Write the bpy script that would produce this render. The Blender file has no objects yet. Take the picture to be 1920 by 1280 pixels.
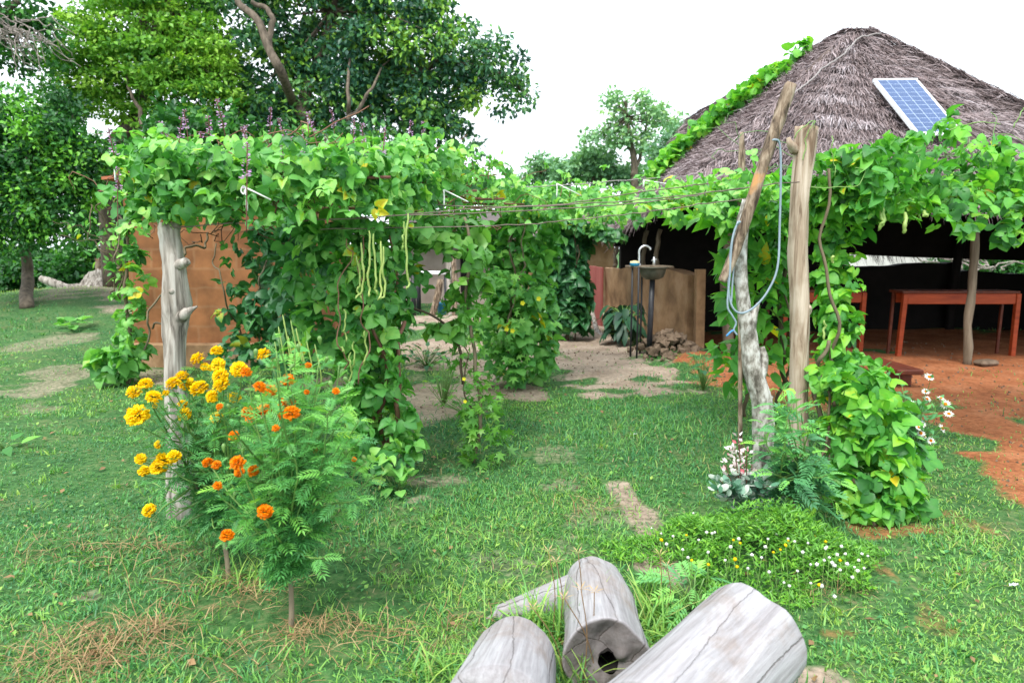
import bpy, math, random
import numpy as np
from mathutils import Vector, Matrix

SC = bpy.context.scene
COL = SC.collection
rng = np.random.default_rng(11)
random.seed(11)
R = math.radians

# ------------------------------------------------------------------ camera, sky, sun, exposure
CAM_H, TILT, FPX = 1.35, 8.0, 1280.0          # FPX: focal length in pixels of a 1920 px wide frame
cam = bpy.data.cameras.new('camera')
cam.sensor_width = 36.0
cam.lens = 36.0 * FPX / 1920.0
cam.clip_start = 0.05
cam.clip_end = 600.0
cam.dof.use_dof = True
cam.dof.focus_distance = 3.6
cam.dof.aperture_fstop = 3.4
camo = bpy.data.objects.new('camera', cam)
COL.objects.link(camo)
camo.location = (0, 0, CAM_H)
camo.rotation_euler = (R(90 - TILT), 0, 0)
SC.camera = camo

SUN_EL, SUN_AZ = 58.0, 205.0                  # azimuth of the sun, clockwise from +Y
world = bpy.data.worlds.new('World')
SC.world = world
world.use_nodes = True
wn, wl = world.node_tree.nodes, world.node_tree.links
wn.clear()
wo = wn.new('ShaderNodeOutputWorld')
wb = wn.new('ShaderNodeBackground')
wb.inputs['Strength'].default_value = 0.12
sky = wn.new('ShaderNodeTexSky')
sky.sky_type = 'NISHITA'
sky.sun_disc = False
sky.sun_elevation = R(SUN_EL)
sky.sun_rotation = R(SUN_AZ)
sky.dust_density = 3.0
wtc = wn.new('ShaderNodeTexCoord')
wnz = wn.new('ShaderNodeTexNoise')
wnz.inputs['Scale'].default_value = 2.2
wnz.inputs['Detail'].default_value = 6.0
wrp = wn.new('ShaderNodeValToRGB')
wrp.color_ramp.elements[0].position = 0.30
wrp.color_ramp.elements[0].color = (0.80, 0.80, 0.80, 1)
wrp.color_ramp.elements[1].position = 0.62
wrp.color_ramp.elements[1].color = (1, 1, 1, 1)
wmx = wn.new('ShaderNodeMixRGB')
wmx.inputs['Color2'].default_value = (8.9, 9.6, 10.3, 1)     # thin bright overcast over the blue
wl.new(wtc.outputs['Generated'], wnz.inputs['Vector'])
wl.new(wnz.outputs['Fac'], wrp.inputs['Fac'])
wl.new(wrp.outputs['Color'], wmx.inputs['Fac'])
wl.new(sky.outputs['Color'], wmx.inputs['Color1'])
wl.new(wmx.outputs['Color'], wb.inputs['Color'])
wl.new(wb.outputs['Background'], wo.inputs['Surface'])

sun = bpy.data.lights.new('sun', 'SUN')
sun.energy = 2.1
sun.angle = R(14)
sun.color = (1.0, 0.96, 0.89)
suno = bpy.data.objects.new('sun', sun)
COL.objects.link(suno)
_sd = Vector((math.sin(R(SUN_AZ)) * math.cos(R(SUN_EL)), math.cos(R(SUN_AZ)) * math.cos(R(SUN_EL)), math.sin(R(SUN_EL))))
suno.rotation_euler = (-_sd).to_track_quat('-Z', 'Y').to_euler()
suno.location = (0, 0, 30)

SC.view_settings.view_transform = 'Standard'
SC.view_settings.look = 'None'
SC.view_settings.exposure = 0.98
SC.view_settings.gamma = 1.0
SC.view_settings.use_curve_mapping = False
SC.cycles.max_bounces = 6
SC.cycles.diffuse_bounces = 3
SC.cycles.glossy_bounces = 2
SC.cycles.transmission_bounces = 3
SC.cycles.transparent_max_bounces = 4

# ------------------------------------------------------------------ pixel of the 1920x1280 frame -> world
_ct, _st = math.cos(R(TILT)), math.sin(R(TILT))
def ray(px, py):
    u, v = (px - 960) / FPX, (640 - py) / FPX
    return np.array([u, _ct + v * _st, -_st + v * _ct])
def W(px, py, d):
    r = ray(px, py)
    return np.array([0, 0, CAM_H]) + r * (d / r[1])
def G(px, py, z=0.0):
    r = ray(px, py)
    return np.array([0, 0, CAM_H]) + r * ((z - CAM_H) / r[2])
def on_plane(px, py, p0, n):
    r = ray(px, py); o = np.array([0, 0, CAM_H])
    return o + r * (np.dot(p0 - o, n) / np.dot(r, n))

# ------------------------------------------------------------------ noise
class Fbm:
    def __init__(s, seed, base=1.0, octaves=5, gain=0.55):
        g = np.random.default_rng(seed)
        s.w = []
        a, f = 1.0, base
        for o in range(octaves):
            for k in range(4):
                t = g.uniform(0, 2 * math.pi)
                s.w.append((f * g.uniform(.7, 1.3) * math.cos(t), f * g.uniform(.7, 1.3) * math.sin(t), g.uniform(0, 6.28), a))
            a *= gain; f *= 2.1
        s.n = math.sqrt(sum(w[3] ** 2 for w in s.w) / 2)
    def __call__(s, x, y):
        x = np.asarray(x, float); y = np.asarray(y, float)
        r = 0
        for a, b, c, m in s.w: r = r + m * np.sin(a * x + b * y + c)
        return r / s.n
def sstep(a, b, x):
    t = np.clip((np.asarray(x, float) - a) / (b - a), 0, 1)
    return t * t * (3 - 2 * t)
def unit(v):
    v = np.asarray(v, float)
    return v / np.maximum(np.linalg.norm(v, axis=-1, keepdims=True), 1e-9)

# ------------------------------------------------------------------ mesh builder
WL = {}
class MB:
    def __init__(s):
        s.v, s.t, s.f, s.m, s.n = [], [], [], [], 0
    def add(s, v, faces, tint=0.5, mat=0):
        v = np.asarray(v, float).reshape(-1, 3)
        t = np.broadcast_to(np.asarray(tint, float), (len(v),))
        s.v.append(v); s.t.append(t)
        for f in faces:
            f = np.asarray(f, np.int64)
            if len(f):
                s.f.append(f + s.n); s.m.append(np.full(len(f), mat))
        s.n += len(v)
    def build(s, name, mats, parent=None, loc=None, smooth=True, rot=None):
        V = np.concatenate(s.v); T = np.concatenate(s.t)
        if parent is not None: o_ = WL[parent.name]
        elif loc is not None: o_ = np.asarray(loc, float)
        else: o_ = np.array([V[:, 0].mean(), V[:, 1].mean(), V[:, 2].min()])
        me = bpy.data.meshes.new(name)
        me.vertices.add(len(V))
        me.vertices.foreach_set('co', (V - o_ if rot is None else V).astype(np.float32).ravel())
        nl = sum(f.size for f in s.f); npoly = sum(len(f) for f in s.f)
        loops = np.concatenate([f.ravel() for f in s.f]).astype(np.int32)
        tot = np.concatenate([np.full(len(f), f.shape[1]) for f in s.f]).astype(np.int32)
        st = np.concatenate([[0], np.cumsum(tot)[:-1]]).astype(np.int32)
        me.loops.add(nl); me.loops.foreach_set('vertex_index', loops)
        me.polygons.add(npoly)
        me.polygons.foreach_set('loop_start', st)
        me.polygons.foreach_set('loop_total', tot)
        me.polygons.foreach_set('material_index', np.concatenate(s.m).astype(np.int32))
        me.polygons.foreach_set('use_smooth', np.full(npoly, bool(smooth)))
        me.update(calc_edges=True)
        a = me.attributes.new('tint', 'FLOAT', 'POINT')
        a.data.foreach_set('value', T.astype(np.float32))
        for m in (mats if isinstance(mats, (list, tuple)) else [mats]): me.materials.append(m)
        o = bpy.data.objects.new(name, me)
        COL.objects.link(o)
        if parent is not None:
            o.parent = parent; WL[o.name] = o_
        else:
            o.location = o_; WL[o.name] = o_
            if rot is not None: o.rotation_euler = rot
        return o
def tag(o, label=None, cat=None, group=None, kind=None):
    if label: o['label'] = label
    if cat: o['category'] = cat
    if group: o['group'] = group
    if kind: o['kind'] = kind
    return o
def thing(name, loc, label, cat, group=None):
    o = bpy.data.objects.new(name, None)
    o.empty_display_size = 0.1
    COL.objects.link(o); o.location = loc
    WL[o.name] = np.asarray(loc, float)
    return tag(o, label, cat, group)
def copy_part(src, parent, loc, rot, scale):
    c = src.copy(); COL.objects.link(c); c.parent = parent
    c.location = np.asarray(loc) - WL[parent.name]; c.rotation_euler = rot; c.scale = (scale,) * 3
    WL[c.name] = np.asarray(loc, float)
    return c

def frames(y, z):
    y = unit(y); z = np.asarray(z, float)
    x = unit(np.cross(y, z)); z = np.cross(x, y)
    return np.stack([x, y, z], axis=-1)
def inst(mb, T, pos, Rm, scale, tint, mat=0):
    tv, tf = T[0], T[1]
    pos = np.asarray(pos, float); n, k = len(pos), len(tv)
    if n == 0: return
    sc = np.broadcast_to(np.asarray(scale, float), (n,)) if np.ndim(scale) < 2 else None
    loc = tv[None] * (sc[:, None, None] if sc is not None else np.asarray(scale)[:, None, :])
    V = np.einsum('nij,nkj->nki', Rm, loc) + pos[:, None, :]
    base = (np.arange(n) * k)[:, None, None]
    F = [(f[None] + base).reshape(-1, f.shape[1]) for f in tf]
    tt = np.repeat(np.broadcast_to(tint, (n,)), k)
    if len(T) > 2: tt = tt + np.tile(T[2], n)
    mb.add(V.reshape(-1, 3), F, tt, mat)
def jit(n, s): return rng.normal(0, s, (n, 3))

def tube(mb, pts, rad, seg=6, tint=0.5, mat=0, cap=True, rough=0.0):
    P = np.asarray(pts, float); n = len(P)
    rad = np.broadcast_to(np.asarray(rad, float), (n,))
    T = unit(np.gradient(P, axis=0))
    a = np.array([0, 0, 1.0]) if abs(T[0][2]) < .9 else np.array([1.0, 0, 0])
    N = np.zeros_like(P); v = unit(np.cross(T[0], a)); N[0] = v
    for i in range(1, n):
        v = v - T[i] * np.dot(v, T[i]); v = v / max(np.linalg.norm(v), 1e-9); N[i] = v
    B = np.cross(T, N)
    th = np.arange(seg) * 2 * math.pi / seg
    rr = rad[:, None] * (1 + rough * rng.normal(0, 1, (n, seg))) if rough else np.repeat(rad[:, None], seg, 1)
    V = P[:, None, :] + rr[..., None] * (np.cos(th)[None, :, None] * N[:, None, :] + np.sin(th)[None, :, None] * B[:, None, :])
    i = np.arange(n - 1)[:, None] * seg; j = np.arange(seg)[None]; j2 = (j + 1) % seg
    q = np.stack([i + j, i + j2, i + seg + j2, i + seg + j], -1).reshape(-1, 4)
    fs = [q]
    if cap: fs += [np.arange(seg)[::-1][None], (np.arange(seg) + (n - 1) * seg)[None]]
    mb.add(V.reshape(-1, 3), fs, tint, mat)
def spline(pts, n):
    P = np.asarray(pts, float)
    if len(P) == 2: return P[0] + (P[1] - P[0]) * np.linspace(0, 1, n)[:, None]
    Q = np.vstack([2 * P[0] - P[1], P, 2 * P[-1] - P[-2]])
    t = np.linspace(0, len(P) - 1 - 1e-6, n); k = t.astype(int); u = (t - k)[:, None]
    a, b, c, d = Q[k], Q[k + 1], Q[k + 2], Q[k + 3]
    return .5 * (2 * b + (c - a) * u + (2 * a - 5 * b + 4 * c - d) * u ** 2 + (3 * b - a - 3 * c + d) * u ** 3)
def box(mb, c, s, Rm=None, tint=.5, mat=0, bev=0.0):
    c = np.asarray(c, float); s = np.asarray(s, float) / 2
    if bev <= 0:
        v = np.array([[x, y, z] for x in (-1, 1) for y in (-1, 1) for z in (-1, 1)], float) * s
        f = np.array([[0, 1, 3, 2], [4, 6, 7, 5], [0, 4, 5, 1], [2, 3, 7, 6], [0, 2, 6, 4], [1, 5, 7, 3]])
        fs = [f]
    else:
        b = min(bev, s.min() * .9)
        v, idx = [], {}
        for x in (-1, 1):
            for y in (-1, 1):
                for z in (-1, 1):
                    for ax in range(3):
                        p = np.array([x, y, z], float) * s
                        for k in range(3):
                            if k != ax: p[k] -= (x, y, z)[k] * b
                        idx[(x, y, z, ax)] = len(v); v.append(p)
        v = np.array(v); q = []; t = []
        for ax in range(3):
            o1, o2 = [k for k in range(3) if k != ax]
            for sg in (-1, 1):
                ring = []
                for a_, b_ in ((-1, -1), (1, -1), (1, 1), (-1, 1)):
                    k = [0, 0, 0]; k[ax] = sg; k[o1] = a_; k[o2] = b_; ring.append(idx[(*k, ax)])
                q.append(ring if (sg > 0) == (ax != 1) else ring[::-1])
            for a_ in (-1, 1):
                for b_ in (-1, 1):
                    k0 = [0, 0, 0]; k1 = [0, 0, 0]
                    k0[ax], k1[ax] = -1, 1
                    k0[o1] = k1[o1] = a_; k0[o2] = k1[o2] = b_
                    q.append([idx[(*k0, o1)], idx[(*k1, o1)], idx[(*k1, o2)], idx[(*k0, o2)]])
        for x in (-1, 1):
            for y in (-1, 1):
                for z in (-1, 1): t.append([idx[(x, y, z, k)] for k in range(3)])
        fs = [np.array(q), np.array(t)]
    if Rm is not None: v = v @ np.asarray(Rm).T
    mb.add(v + c, fs, tint, mat)
def rz(a):
    c, s = math.cos(a), math.sin(a); return np.array([[c, -s, 0], [s, c, 0], [0, 0, 1.0]])
def beam(mb, a, b, w, h, tint=.5, mat=0, bev=.004):
    a, b = np.asarray(a, float), np.asarray(b, float); d = b - a
    y = d / np.linalg.norm(d); up = np.array([0, 0, 1.0]) if abs(y[2]) < .95 else np.array([0, 1.0, 0])
    x = unit(np.cross(y, up)); z = np.cross(x, y)
    box(mb, (a + b) / 2, (w, np.linalg.norm(d), h), np.stack([x, y, z], -1), tint, mat, bev)

# ------------------------------------------------------------------ leaf and flower templates (y: along the leaf, z: its upper side)
def _heart(fold=0., curl=0., wide=1., twist=0.):
    v = np.array([[0, 0, 0], [0, .33, .03], [0, .68, .0], [0, 1, -.14],
                  [-.25, -.09, .02], [-.47, .16, .07], [-.42, .54, .05],
                  [.25, -.09, .02], [.47, .16, .07], [.42, .54, .05], [-.22, .82, -.04], [.22, .82, -.04]])
    q = np.array([[0, 1, 5, 4], [1, 2, 6, 5], [0, 7, 8, 1], [1, 8, 9, 2]])
    t = np.array([[2, 3, 10], [2, 10, 6], [2, 11, 3], [2, 9, 11]])
    v[:, 2] = v[:, 2] * 1.0 + fold * np.abs(v[:, 0]) - curl * v[:, 1] ** 2 + .06 * twist * v[:, 0] * v[:, 1]
    v[:, 0] *= wide
    tn = np.array([.10, .09, .06, .0, -.03, -.05, -.04, -.03, -.05, -.04, -.02, -.02])
    return v, [q, t], tn
HEART = _heart()
HEARTS = [HEART, _heart(.45, .05, .95, 2), _heart(.15, .34, 1.05, -3), _heart(-.25, .12, 1.0, 3), _heart(.75, .15, .9, -2)]
def _point():
    v = np.array([[0, 0, 0], [0, .4, .03], [0, .75, 0], [0, 1.05, -.1], [-.2, .08, .03], [-.27, .38, .05], [-.14, .75, .0],
                  [.2, .08, .03], [.27, .38, .05], [.14, .75, .0]])
    return v, [np.array([[0, 1, 5, 4], [1, 2, 6, 5], [0, 7, 8, 1], [1, 8, 9, 2]]), np.array([[2, 3, 6], [2, 9, 3]])]
POINT = _point()
OVAL = (np.array([[0, 0, 0], [-.30, .45, .07], [0, 1, -.06], [.30, .45, .07], [0, .5, -.02]]),
        [np.array([[0, 4, 1], [4, 2, 1], [0, 3, 4], [4, 3, 2]])])
DIA = (np.array([[0, 0, 0], [-.27, .5, .08], [0, 1, 0], [.27, .5, .08]]), [np.array([[0, 2, 1], [0, 3, 2]])])
def _lobed():
    ang = [-150, -115, -85, -55, -25, 0, 25, 55, 85, 115, 150]
    ra = [.45, .25, .75, .32, .9, .42, 1.0, .42, .9, .32, .75, .25, .45]
    an = np.radians(np.linspace(-160, 160, 13))
    v = [[0, 0, .03]] + [[math.sin(a) * r * .62, math.cos(a) * r * .62 + .35, -.1 * r * r] for a, r in zip(an, ra)]
    v[0] = [0, .3, .04]
    return np.array(v), [np.array([[0, i + 1, i] for i in range(1, 13)])]
LOBED = _lobed()
def _round():
    an = np.linspace(0, 2 * math.pi, 9)[:-1]
    v = [[0, .5, -.04]] + [[math.sin(a) * .42, .5 + math.cos(a) * .5, .05] for a in an]
    return np.array(v), [np.array([[0, 1 + (i + 1) % 8, 1 + i] for i in range(8)])]
ROUND = _round()
def _pinnate(pairs=6, ll=.42, lw=.055, droop=.28, ang=52):
    V, Q, T = [], [], []
    def rach(t): return np.array([0, t, .06 * math.sin(t * 3.1) - droop * t * t])
    for i in range(5):
        p = rach(i / 5.0 * .9); V += [p + [-.008, 0, 0], p + [.008, 0, 0]]
    Q += [[2 * i, 2 * i + 1, 2 * i + 3, 2 * i + 2] for i in range(4)]
    def leaflet(p, d, L, w):
        d = unit(d); s = unit(np.cross(d, [0, 0, 1.0])); b = len(V)
        V.extend([p, p + d * L * .4 + s * w + [0, 0, .015], p + d * L + [0, 0, -.10 * L], p + d * L * .4 - s * w + [0, 0, .015], p + d * L * .45 - [0, 0, .01]])
        T.extend([[b, b + 1, b + 4], [b + 1, b + 2, b + 4], [b, b + 4, b + 3], [b + 4, b + 2, b + 3]])
    for i in range(pairs):
        t = .2 + .7 * i / (pairs - 1); p = rach(t); L = ll * (1 - .55 * abs(t - .45) ** 1.2)
        for sg in (-1, 1):
            leaflet(p, np.array([sg * math.sin(R(ang)), math.cos(R(ang)), -.12]), L, lw)
    leaflet(rach(.92), np.array([0, 1, -.3]), ll * .7, lw)
    return np.array(V), [np.array(Q), np.array(T)]
FEATHER = _pinnate(6, .44, .048, .25, 50)
FEATHER_LONG = _pinnate(7, .36, .058, .45, 48)
SPRAY = _pinnate(6, .32, .095, .22, 60)
BLADE = (np.array([[-.5, 0, 0], [.5, 0, 0], [-.42, .5, .06], [.42, .5, .06], [0, 1, -.12]]), [np.array([[0, 1, 3, 2]]), np.array([[2, 3, 4]])])
# ------------------------------------------------------------------ materials
def nodes_of(name):
    m = bpy.data.materials.new(name); m.use_nodes = True
    t = m.node_tree; t.nodes.clear()
    out = t.nodes.new('ShaderNodeOutputMaterial')
    return m, t.nodes, t.links, out
def ramp(nd, stops):
    r = nd.new('ShaderNodeValToRGB'); e = r.color_ramp.elements
    while len(e) < len(stops): e.new(.5)
    for k, (p, c) in enumerate(stops): e[k].position = p; e[k].color = (*c, 1)
    return r
def leafmat(name, stops, rough=.42, trans=.3, spec=.45, tboost=(1.25, 1.35, .5), nscale=45, namp=.22):
    m, nd, lk, out = nodes_of(name)
    at = nd.new('ShaderNodeAttribute'); at.attribute_name = 'tint'
    tc = nd.new('ShaderNodeTexCoord'); nz = nd.new('ShaderNodeTexNoise'); nz.inputs['Scale'].default_value = nscale; nz.inputs['Detail'].default_value = 4
    lk.new(tc.outputs['Object'], nz.inputs['Vector'])
    ma = nd.new('ShaderNodeMath'); ma.operation = 'MULTIPLY_ADD'; ma.inputs[1].default_value = namp; lk.new(nz.outputs['Fac'], ma.inputs[0])
    m2 = nd.new('ShaderNodeMath'); m2.operation = 'SUBTRACT'; m2.inputs[1].default_value = namp * .5; lk.new(at.outputs['Fac'], ma.inputs[2]); lk.new(ma.outputs[0], m2.inputs[0])
    rp = ramp(nd, stops); lk.new(m2.outputs[0], rp.inputs['Fac'])
    pb = nd.new('ShaderNodeBsdfPrincipled'); pb.inputs['Roughness'].default_value = rough
    pb.inputs['Specular IOR Level'].default_value = spec
    lk.new(rp.outputs['Color'], pb.inputs['Base Color'])
    if trans > 0:
        tr = nd.new('ShaderNodeBsdfTranslucent')
        mu = nd.new('ShaderNodeMixRGB'); mu.blend_type = 'MULTIPLY'; mu.inputs['Fac'].default_value = 1
        mu.inputs['Color2'].default_value = (*tboost, 1)
        lk.new(rp.outputs['Color'], mu.inputs['Color1']); lk.new(mu.outputs['Color'], tr.inputs['Color'])
        mx = nd.new('ShaderNodeMixShader'); mx.inputs['Fac'].default_value = trans
        lk.new(pb.outputs[0], mx.inputs[1]); lk.new(tr.outputs[0], mx.inputs[2]); lk.new(mx.outputs[0], out.inputs[0])
    else: lk.new(pb.outputs[0], out.inputs[0])
    return m
def surf(name, stops, scale=(4, 4, 4), rough=.85, bump=.3, detail=7, tintmix=0.0, tcol=(0, 0, 0), dist=.02, spec=.2, metal=0, nz_rough=.6, warp=0.0, spots=None):
    """object-space noise drives colour and bump"""
    m, nd, lk, out = nodes_of(name)
    tc = nd.new('ShaderNodeTexCoord'); mp = nd.new('ShaderNodeMapping'); mp.inputs['Scale'].default_value = scale
    lk.new(tc.outputs['Object'], mp.inputs['Vector'])
    nz = nd.new('ShaderNodeTexNoise'); nz.inputs['Scale'].default_value = 1; nz.inputs['Detail'].default_value = detail
    nz.inputs['Roughness'].default_value = nz_rough; nz.inputs['Distortion'].default_value = warp
    lk.new(mp.outputs[0], nz.inputs['Vector'])
    rp = ramp(nd, stops); lk.new(nz.outputs['Fac'], rp.inputs['Fac'])
    col = rp.outputs['Color']
    if tintmix > 0:
        at = nd.new('ShaderNodeAttribute'); at.attribute_name = 'tint'
        mx = nd.new('ShaderNodeMixRGB'); mx.inputs['Color2'].default_value = (*tcol, 1)
        mu = nd.new('ShaderNodeMath'); mu.operation = 'MULTIPLY'; mu.inputs[1].default_value = tintmix
        lk.new(at.outputs['Fac'], mu.inputs[0]); lk.new(mu.outputs[0], mx.inputs['Fac']); lk.new(col, mx.inputs['Color1']); col = mx.outputs['Color']
    if spots:
        sc, lo, hi, sc_col = spots
        n2 = nd.new('ShaderNodeTexNoise'); n2.inputs['Scale'].default_value = sc; n2.inputs['Detail'].default_value = 5
        lk.new(tc.outputs['Object'], n2.inputs['Vector'])
        r2 = ramp(nd, [(lo, (0, 0, 0)), (hi, (1, 1, 1))]); lk.new(n2.outputs['Fac'], r2.inputs['Fac'])
        m2 = nd.new('ShaderNodeMixRGB'); m2.inputs['Color2'].default_value = (*sc_col, 1)
        lk.new(r2.outputs['Color'], m2.inputs['Fac']); lk.new(col, m2.inputs['Color1']); col = m2.outputs['Color']
    pb = nd.new('ShaderNodeBsdfPrincipled'); pb.inputs['Roughness'].default_value = rough
    pb.inputs['Specular IOR Level'].default_value = spec; pb.inputs['Metallic'].default_value = metal
    lk.new(col, pb.inputs['Base Color'])
    if bump > 0:
        bp = nd.new('ShaderNodeBump'); bp.inputs['Strength'].default_value = bump; bp.inputs['Distance'].default_value = dist
        lk.new(nz.outputs['Fac'], bp.inputs['Height']); lk.new(bp.outputs[0], pb.inputs['Normal'])
    lk.new(pb.outputs[0], out.inputs[0])
    return m

def log_mat():
    m, nd, lk, out = nodes_of('bare_log_wood')
    tc = nd.new('ShaderNodeTexCoord')
    def noise(scale, d=6, r=.6, w=0.):
        mp = nd.new('ShaderNodeMapping'); mp.inputs['Scale'].default_value = scale; lk.new(tc.outputs['Object'], mp.inputs['Vector'])
        n = nd.new('ShaderNodeTexNoise'); n.inputs['Scale'].default_value = 1; n.inputs['Detail'].default_value = d; n.inputs['Roughness'].default_value = r; n.inputs['Distortion'].default_value = w
        lk.new(mp.outputs[0], n.inputs['Vector']); return n
    def mix(fac, a, b, mode='MIX'):
        x = nd.new('ShaderNodeMixRGB'); x.blend_type = mode
        if hasattr(fac, 'is_linked'): lk.new(fac, x.inputs['Fac'])
        else: x.inputs['Fac'].default_value = fac
        lk.new(a, x.inputs['Color1'])
        if isinstance(b, tuple): x.inputs['Color2'].default_value = (*b, 1)
        else: lk.new(b, x.inputs['Color2'])
        return x.outputs['Color']
    grain, blot, fine, crack, pit = noise((34, 2.4, 34), 7, .6, .5), noise((6, 3.6, 6), 8, .68, .5), noise((90, 6, 90), 5, .7), noise((3.4, .28, 3.4), 3, .45, .3), noise((22, 16, 22), 6, .7)
    c = ramp(nd, [(.22, (.22, .20, .205)), (.42, (.305, .29, .30)), (.62, (.375, .365, .38)), (.78, (.43, .425, .445))]); lk.new(grain.outputs['Fac'], c.inputs['Fac'])
    st = ramp(nd, [(.52, (0, 0, 0)), (.74, (.85, .85, .85))]); lk.new(blot.outputs['Fac'], st.inputs['Fac'])
    col = mix(st.outputs['Color'], c.outputs['Color'], (.24, .185, .155))
    f = ramp(nd, [(.35, (.80, .80, .80)), (.6, (1.05, 1.05, 1.05))]); lk.new(fine.outputs['Fac'], f.inputs['Fac']); col = mix(1.0, col, f.outputs['Color'], 'MULTIPLY')
    p = ramp(nd, [(.66, (1, 1, 1)), (.76, (.35, .3, .27))]); lk.new(pit.outputs['Fac'], p.inputs['Fac']); col = mix(1.0, col, p.outputs['Color'], 'MULTIPLY')
    vm = nd.new('ShaderNodeMapping'); vm.inputs['Scale'].default_value = (5.0, .42, 5.0)
    wv = nd.new('ShaderNodeMixRGB'); wv.blend_type = 'ADD'; wv.inputs['Fac'].default_value = .05; lk.new(tc.outputs['Object'], wv.inputs['Color1']); lk.new(blot.outputs['Color'], wv.inputs['Color2']); lk.new(wv.outputs[0], vm.inputs['Vector'])
    vo = nd.new('ShaderNodeTexVoronoi'); vo.feature = 'DISTANCE_TO_EDGE'; vo.inputs['Scale'].default_value = 1; lk.new(vm.outputs[0], vo.inputs['Vector'])
    cd = nd.new('ShaderNodeMath'); cd.operation = 'MULTIPLY_ADD'; cd.inputs[1].default_value = .055; lk.new(crack.outputs['Fac'], cd.inputs[0]); lk.new(vo.outputs['Distance'], cd.inputs[2])
    cr = ramp(nd, [(.027, (.65, .65, .65)), (.036, (0, 0, 0))]); lk.new(cd.outputs[0], cr.inputs['Fac']); col = mix(cr.outputs['Color'], col, (.07, .055, .05))
    at = nd.new('ShaderNodeAttribute'); at.attribute_name = 'tint'; col = mix(at.outputs['Fac'], col, (.085, .068, .058))
    pb = nd.new('ShaderNodeBsdfPrincipled'); pb.inputs['Roughness'].default_value = .75; pb.inputs['Specular IOR Level'].default_value = .2
    lk.new(col, pb.inputs['Base Color'])
    h = nd.new('ShaderNodeMath'); h.operation = 'MULTIPLY_ADD'; h.inputs[1].default_value = -1.2; lk.new(cr.outputs['Color'], h.inputs[0]); lk.new(grain.outputs['Fac'], h.inputs[2])
    bp = nd.new('ShaderNodeBump'); bp.inputs['Strength'].default_value = .5; bp.inputs['Distance'].default_value = .01; lk.new(h.outputs[0], bp.inputs['Height']); lk.new(bp.outputs[0], pb.inputs['Normal'])
    lk.new(pb.outputs[0], out.inputs[0]); return m
M = {}
M['bean'] = leafmat('bean_leaf', [(0, (.032, .135, .045)), (.40, (.095, .32, .070)), (.75, (.235, .54, .125)), (.93, (.40, .66, .16)), (.97, (.44, .62, .06)), (1, (.60, .50, .03))], trans=.38, rough=.46, spec=.40)
M['bean_dark'] = leafmat('dark_bean_leaf', [(0, (.020, .090, .040)), (.6, (.045, .18, .055)), (.95, (.11, .32, .06)), (1, (.35, .36, .03))], trans=.25)
M['bean_bright'] = leafmat('bright_bean_leaf', [(0, (.036, .15, .038)), (.42, (.085, .32, .055)), (.78, (.20, .53, .065)), (.93, (.32, .60, .06)), (.97, (.40, .58, .05)), (1, (.62, .48, .02))], trans=.38, rough=.46, spec=.40)
M['gourd'] = leafmat('gourd_leaf', [(0, (.05, .17, .03)), (.6, (.10, .30, .045)), (1, (.2, .42, .05))], trans=.35)
M['marigold_leaf'] = leafmat('marigold_leaf', [(0, (.032, .15, .055)), (.5, (.095, .33, .085)), (.85, (.20, .50, .08)), (1, (.34, .62, .06))], rough=.5, trans=.25)
M['feather_leaf'] = leafmat('feathery_leaf', [(0, (.05, .19, .085)), (.5, (.12, .36, .14)), (.8, (.22, .54, .11)), (1, (.34, .66, .07))], rough=.5, trans=.25)
M['cover_leaf'] = leafmat('ground_cover_leaf', [(0, (.05, .18, .025)), (.6, (.13, .36, .035)), (1, (.27, .52, .04))], trans=.25)
M['grass'] = leafmat('grass_blade', [(0, (.030, .145, .062)), (.25, (.068, .26, .082)), (.5, (.145, .37, .078)), (.72, (.245, .45, .080)), (.86, (.34, .50, .10)), (.93, (.30, .29, .12)), (1, (.38, .29, .16))], rough=.5, trans=.25, namp=.06)
M['straw'] = leafmat('dry_straw', [(0, (.17, .10, .045)), (.6, (.30, .18, .08)), (1, (.46, .33, .17))], rough=.7, trans=.1)
M['tree_dark'] = leafmat('dark_tree_leaf', [(0, (.018, .075, .052)), (.5, (.045, .155, .075)), (.8, (.12, .31, .06)), (1, (.28, .52, .06))], rough=.4, trans=.2)
M['tree_yellow'] = leafmat('yellow_green_tree_leaf', [(0, (.04, .15, .026)), (.5, (.145, .37, .038)), (1, (.36, .60, .07))], rough=.5, trans=.3)
M['tree_bush'] = leafmat('bush_tree_leaf', [(0, (.014, .075, .026)), (.55, (.046, .195, .034)), (1, (.18, .48, .045))], rough=.42, trans=.25)
M['tree_pine'] = leafmat('far_tree_leaf', [(0, (.13, .29, .17)), (.6, (.24, .45, .22)), (1, (.38, .58, .23))], rough=.6, trans=.25)
M['big_leaf'] = leafmat('big_dark_leaf', [(0, (.010, .045, .028)), (1, (.030, .11, .05))], rough=.5, trans=.15)
M['varieg'] = leafmat('variegated_leaf', [(0, (.08, .24, .13)), (.4, (.20, .38, .27)), (.6, (.50, .62, .52)), (1, (.80, .80, .76))], rough=.45, trans=.2, tboost=(1, 1, 1))
M['pinkbract'] = leafmat('white_pink_bract', [(0, (.55, .10, .13)), (.35, (.72, .42, .45)), (1, (.85, .80, .78))], rough=.5, trans=.3, tboost=(1, 1, 1))
M['yellow_petal'] = leafmat('yellow_petal', [(0, (.85, .48, .0)), (.5, (.93, .63, .0)), (1, (.97, .75, .015))], rough=.5, trans=.3, spec=.2, tboost=(1, 1, 1))
M['orange_petal'] = leafmat('orange_petal', [(0, (.70, .14, .0)), (.5, (.85, .24, .0)), (1, (.92, .36, .005))], rough=.5, trans=.3, spec=.2, tboost=(1, 1, 1))
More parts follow.
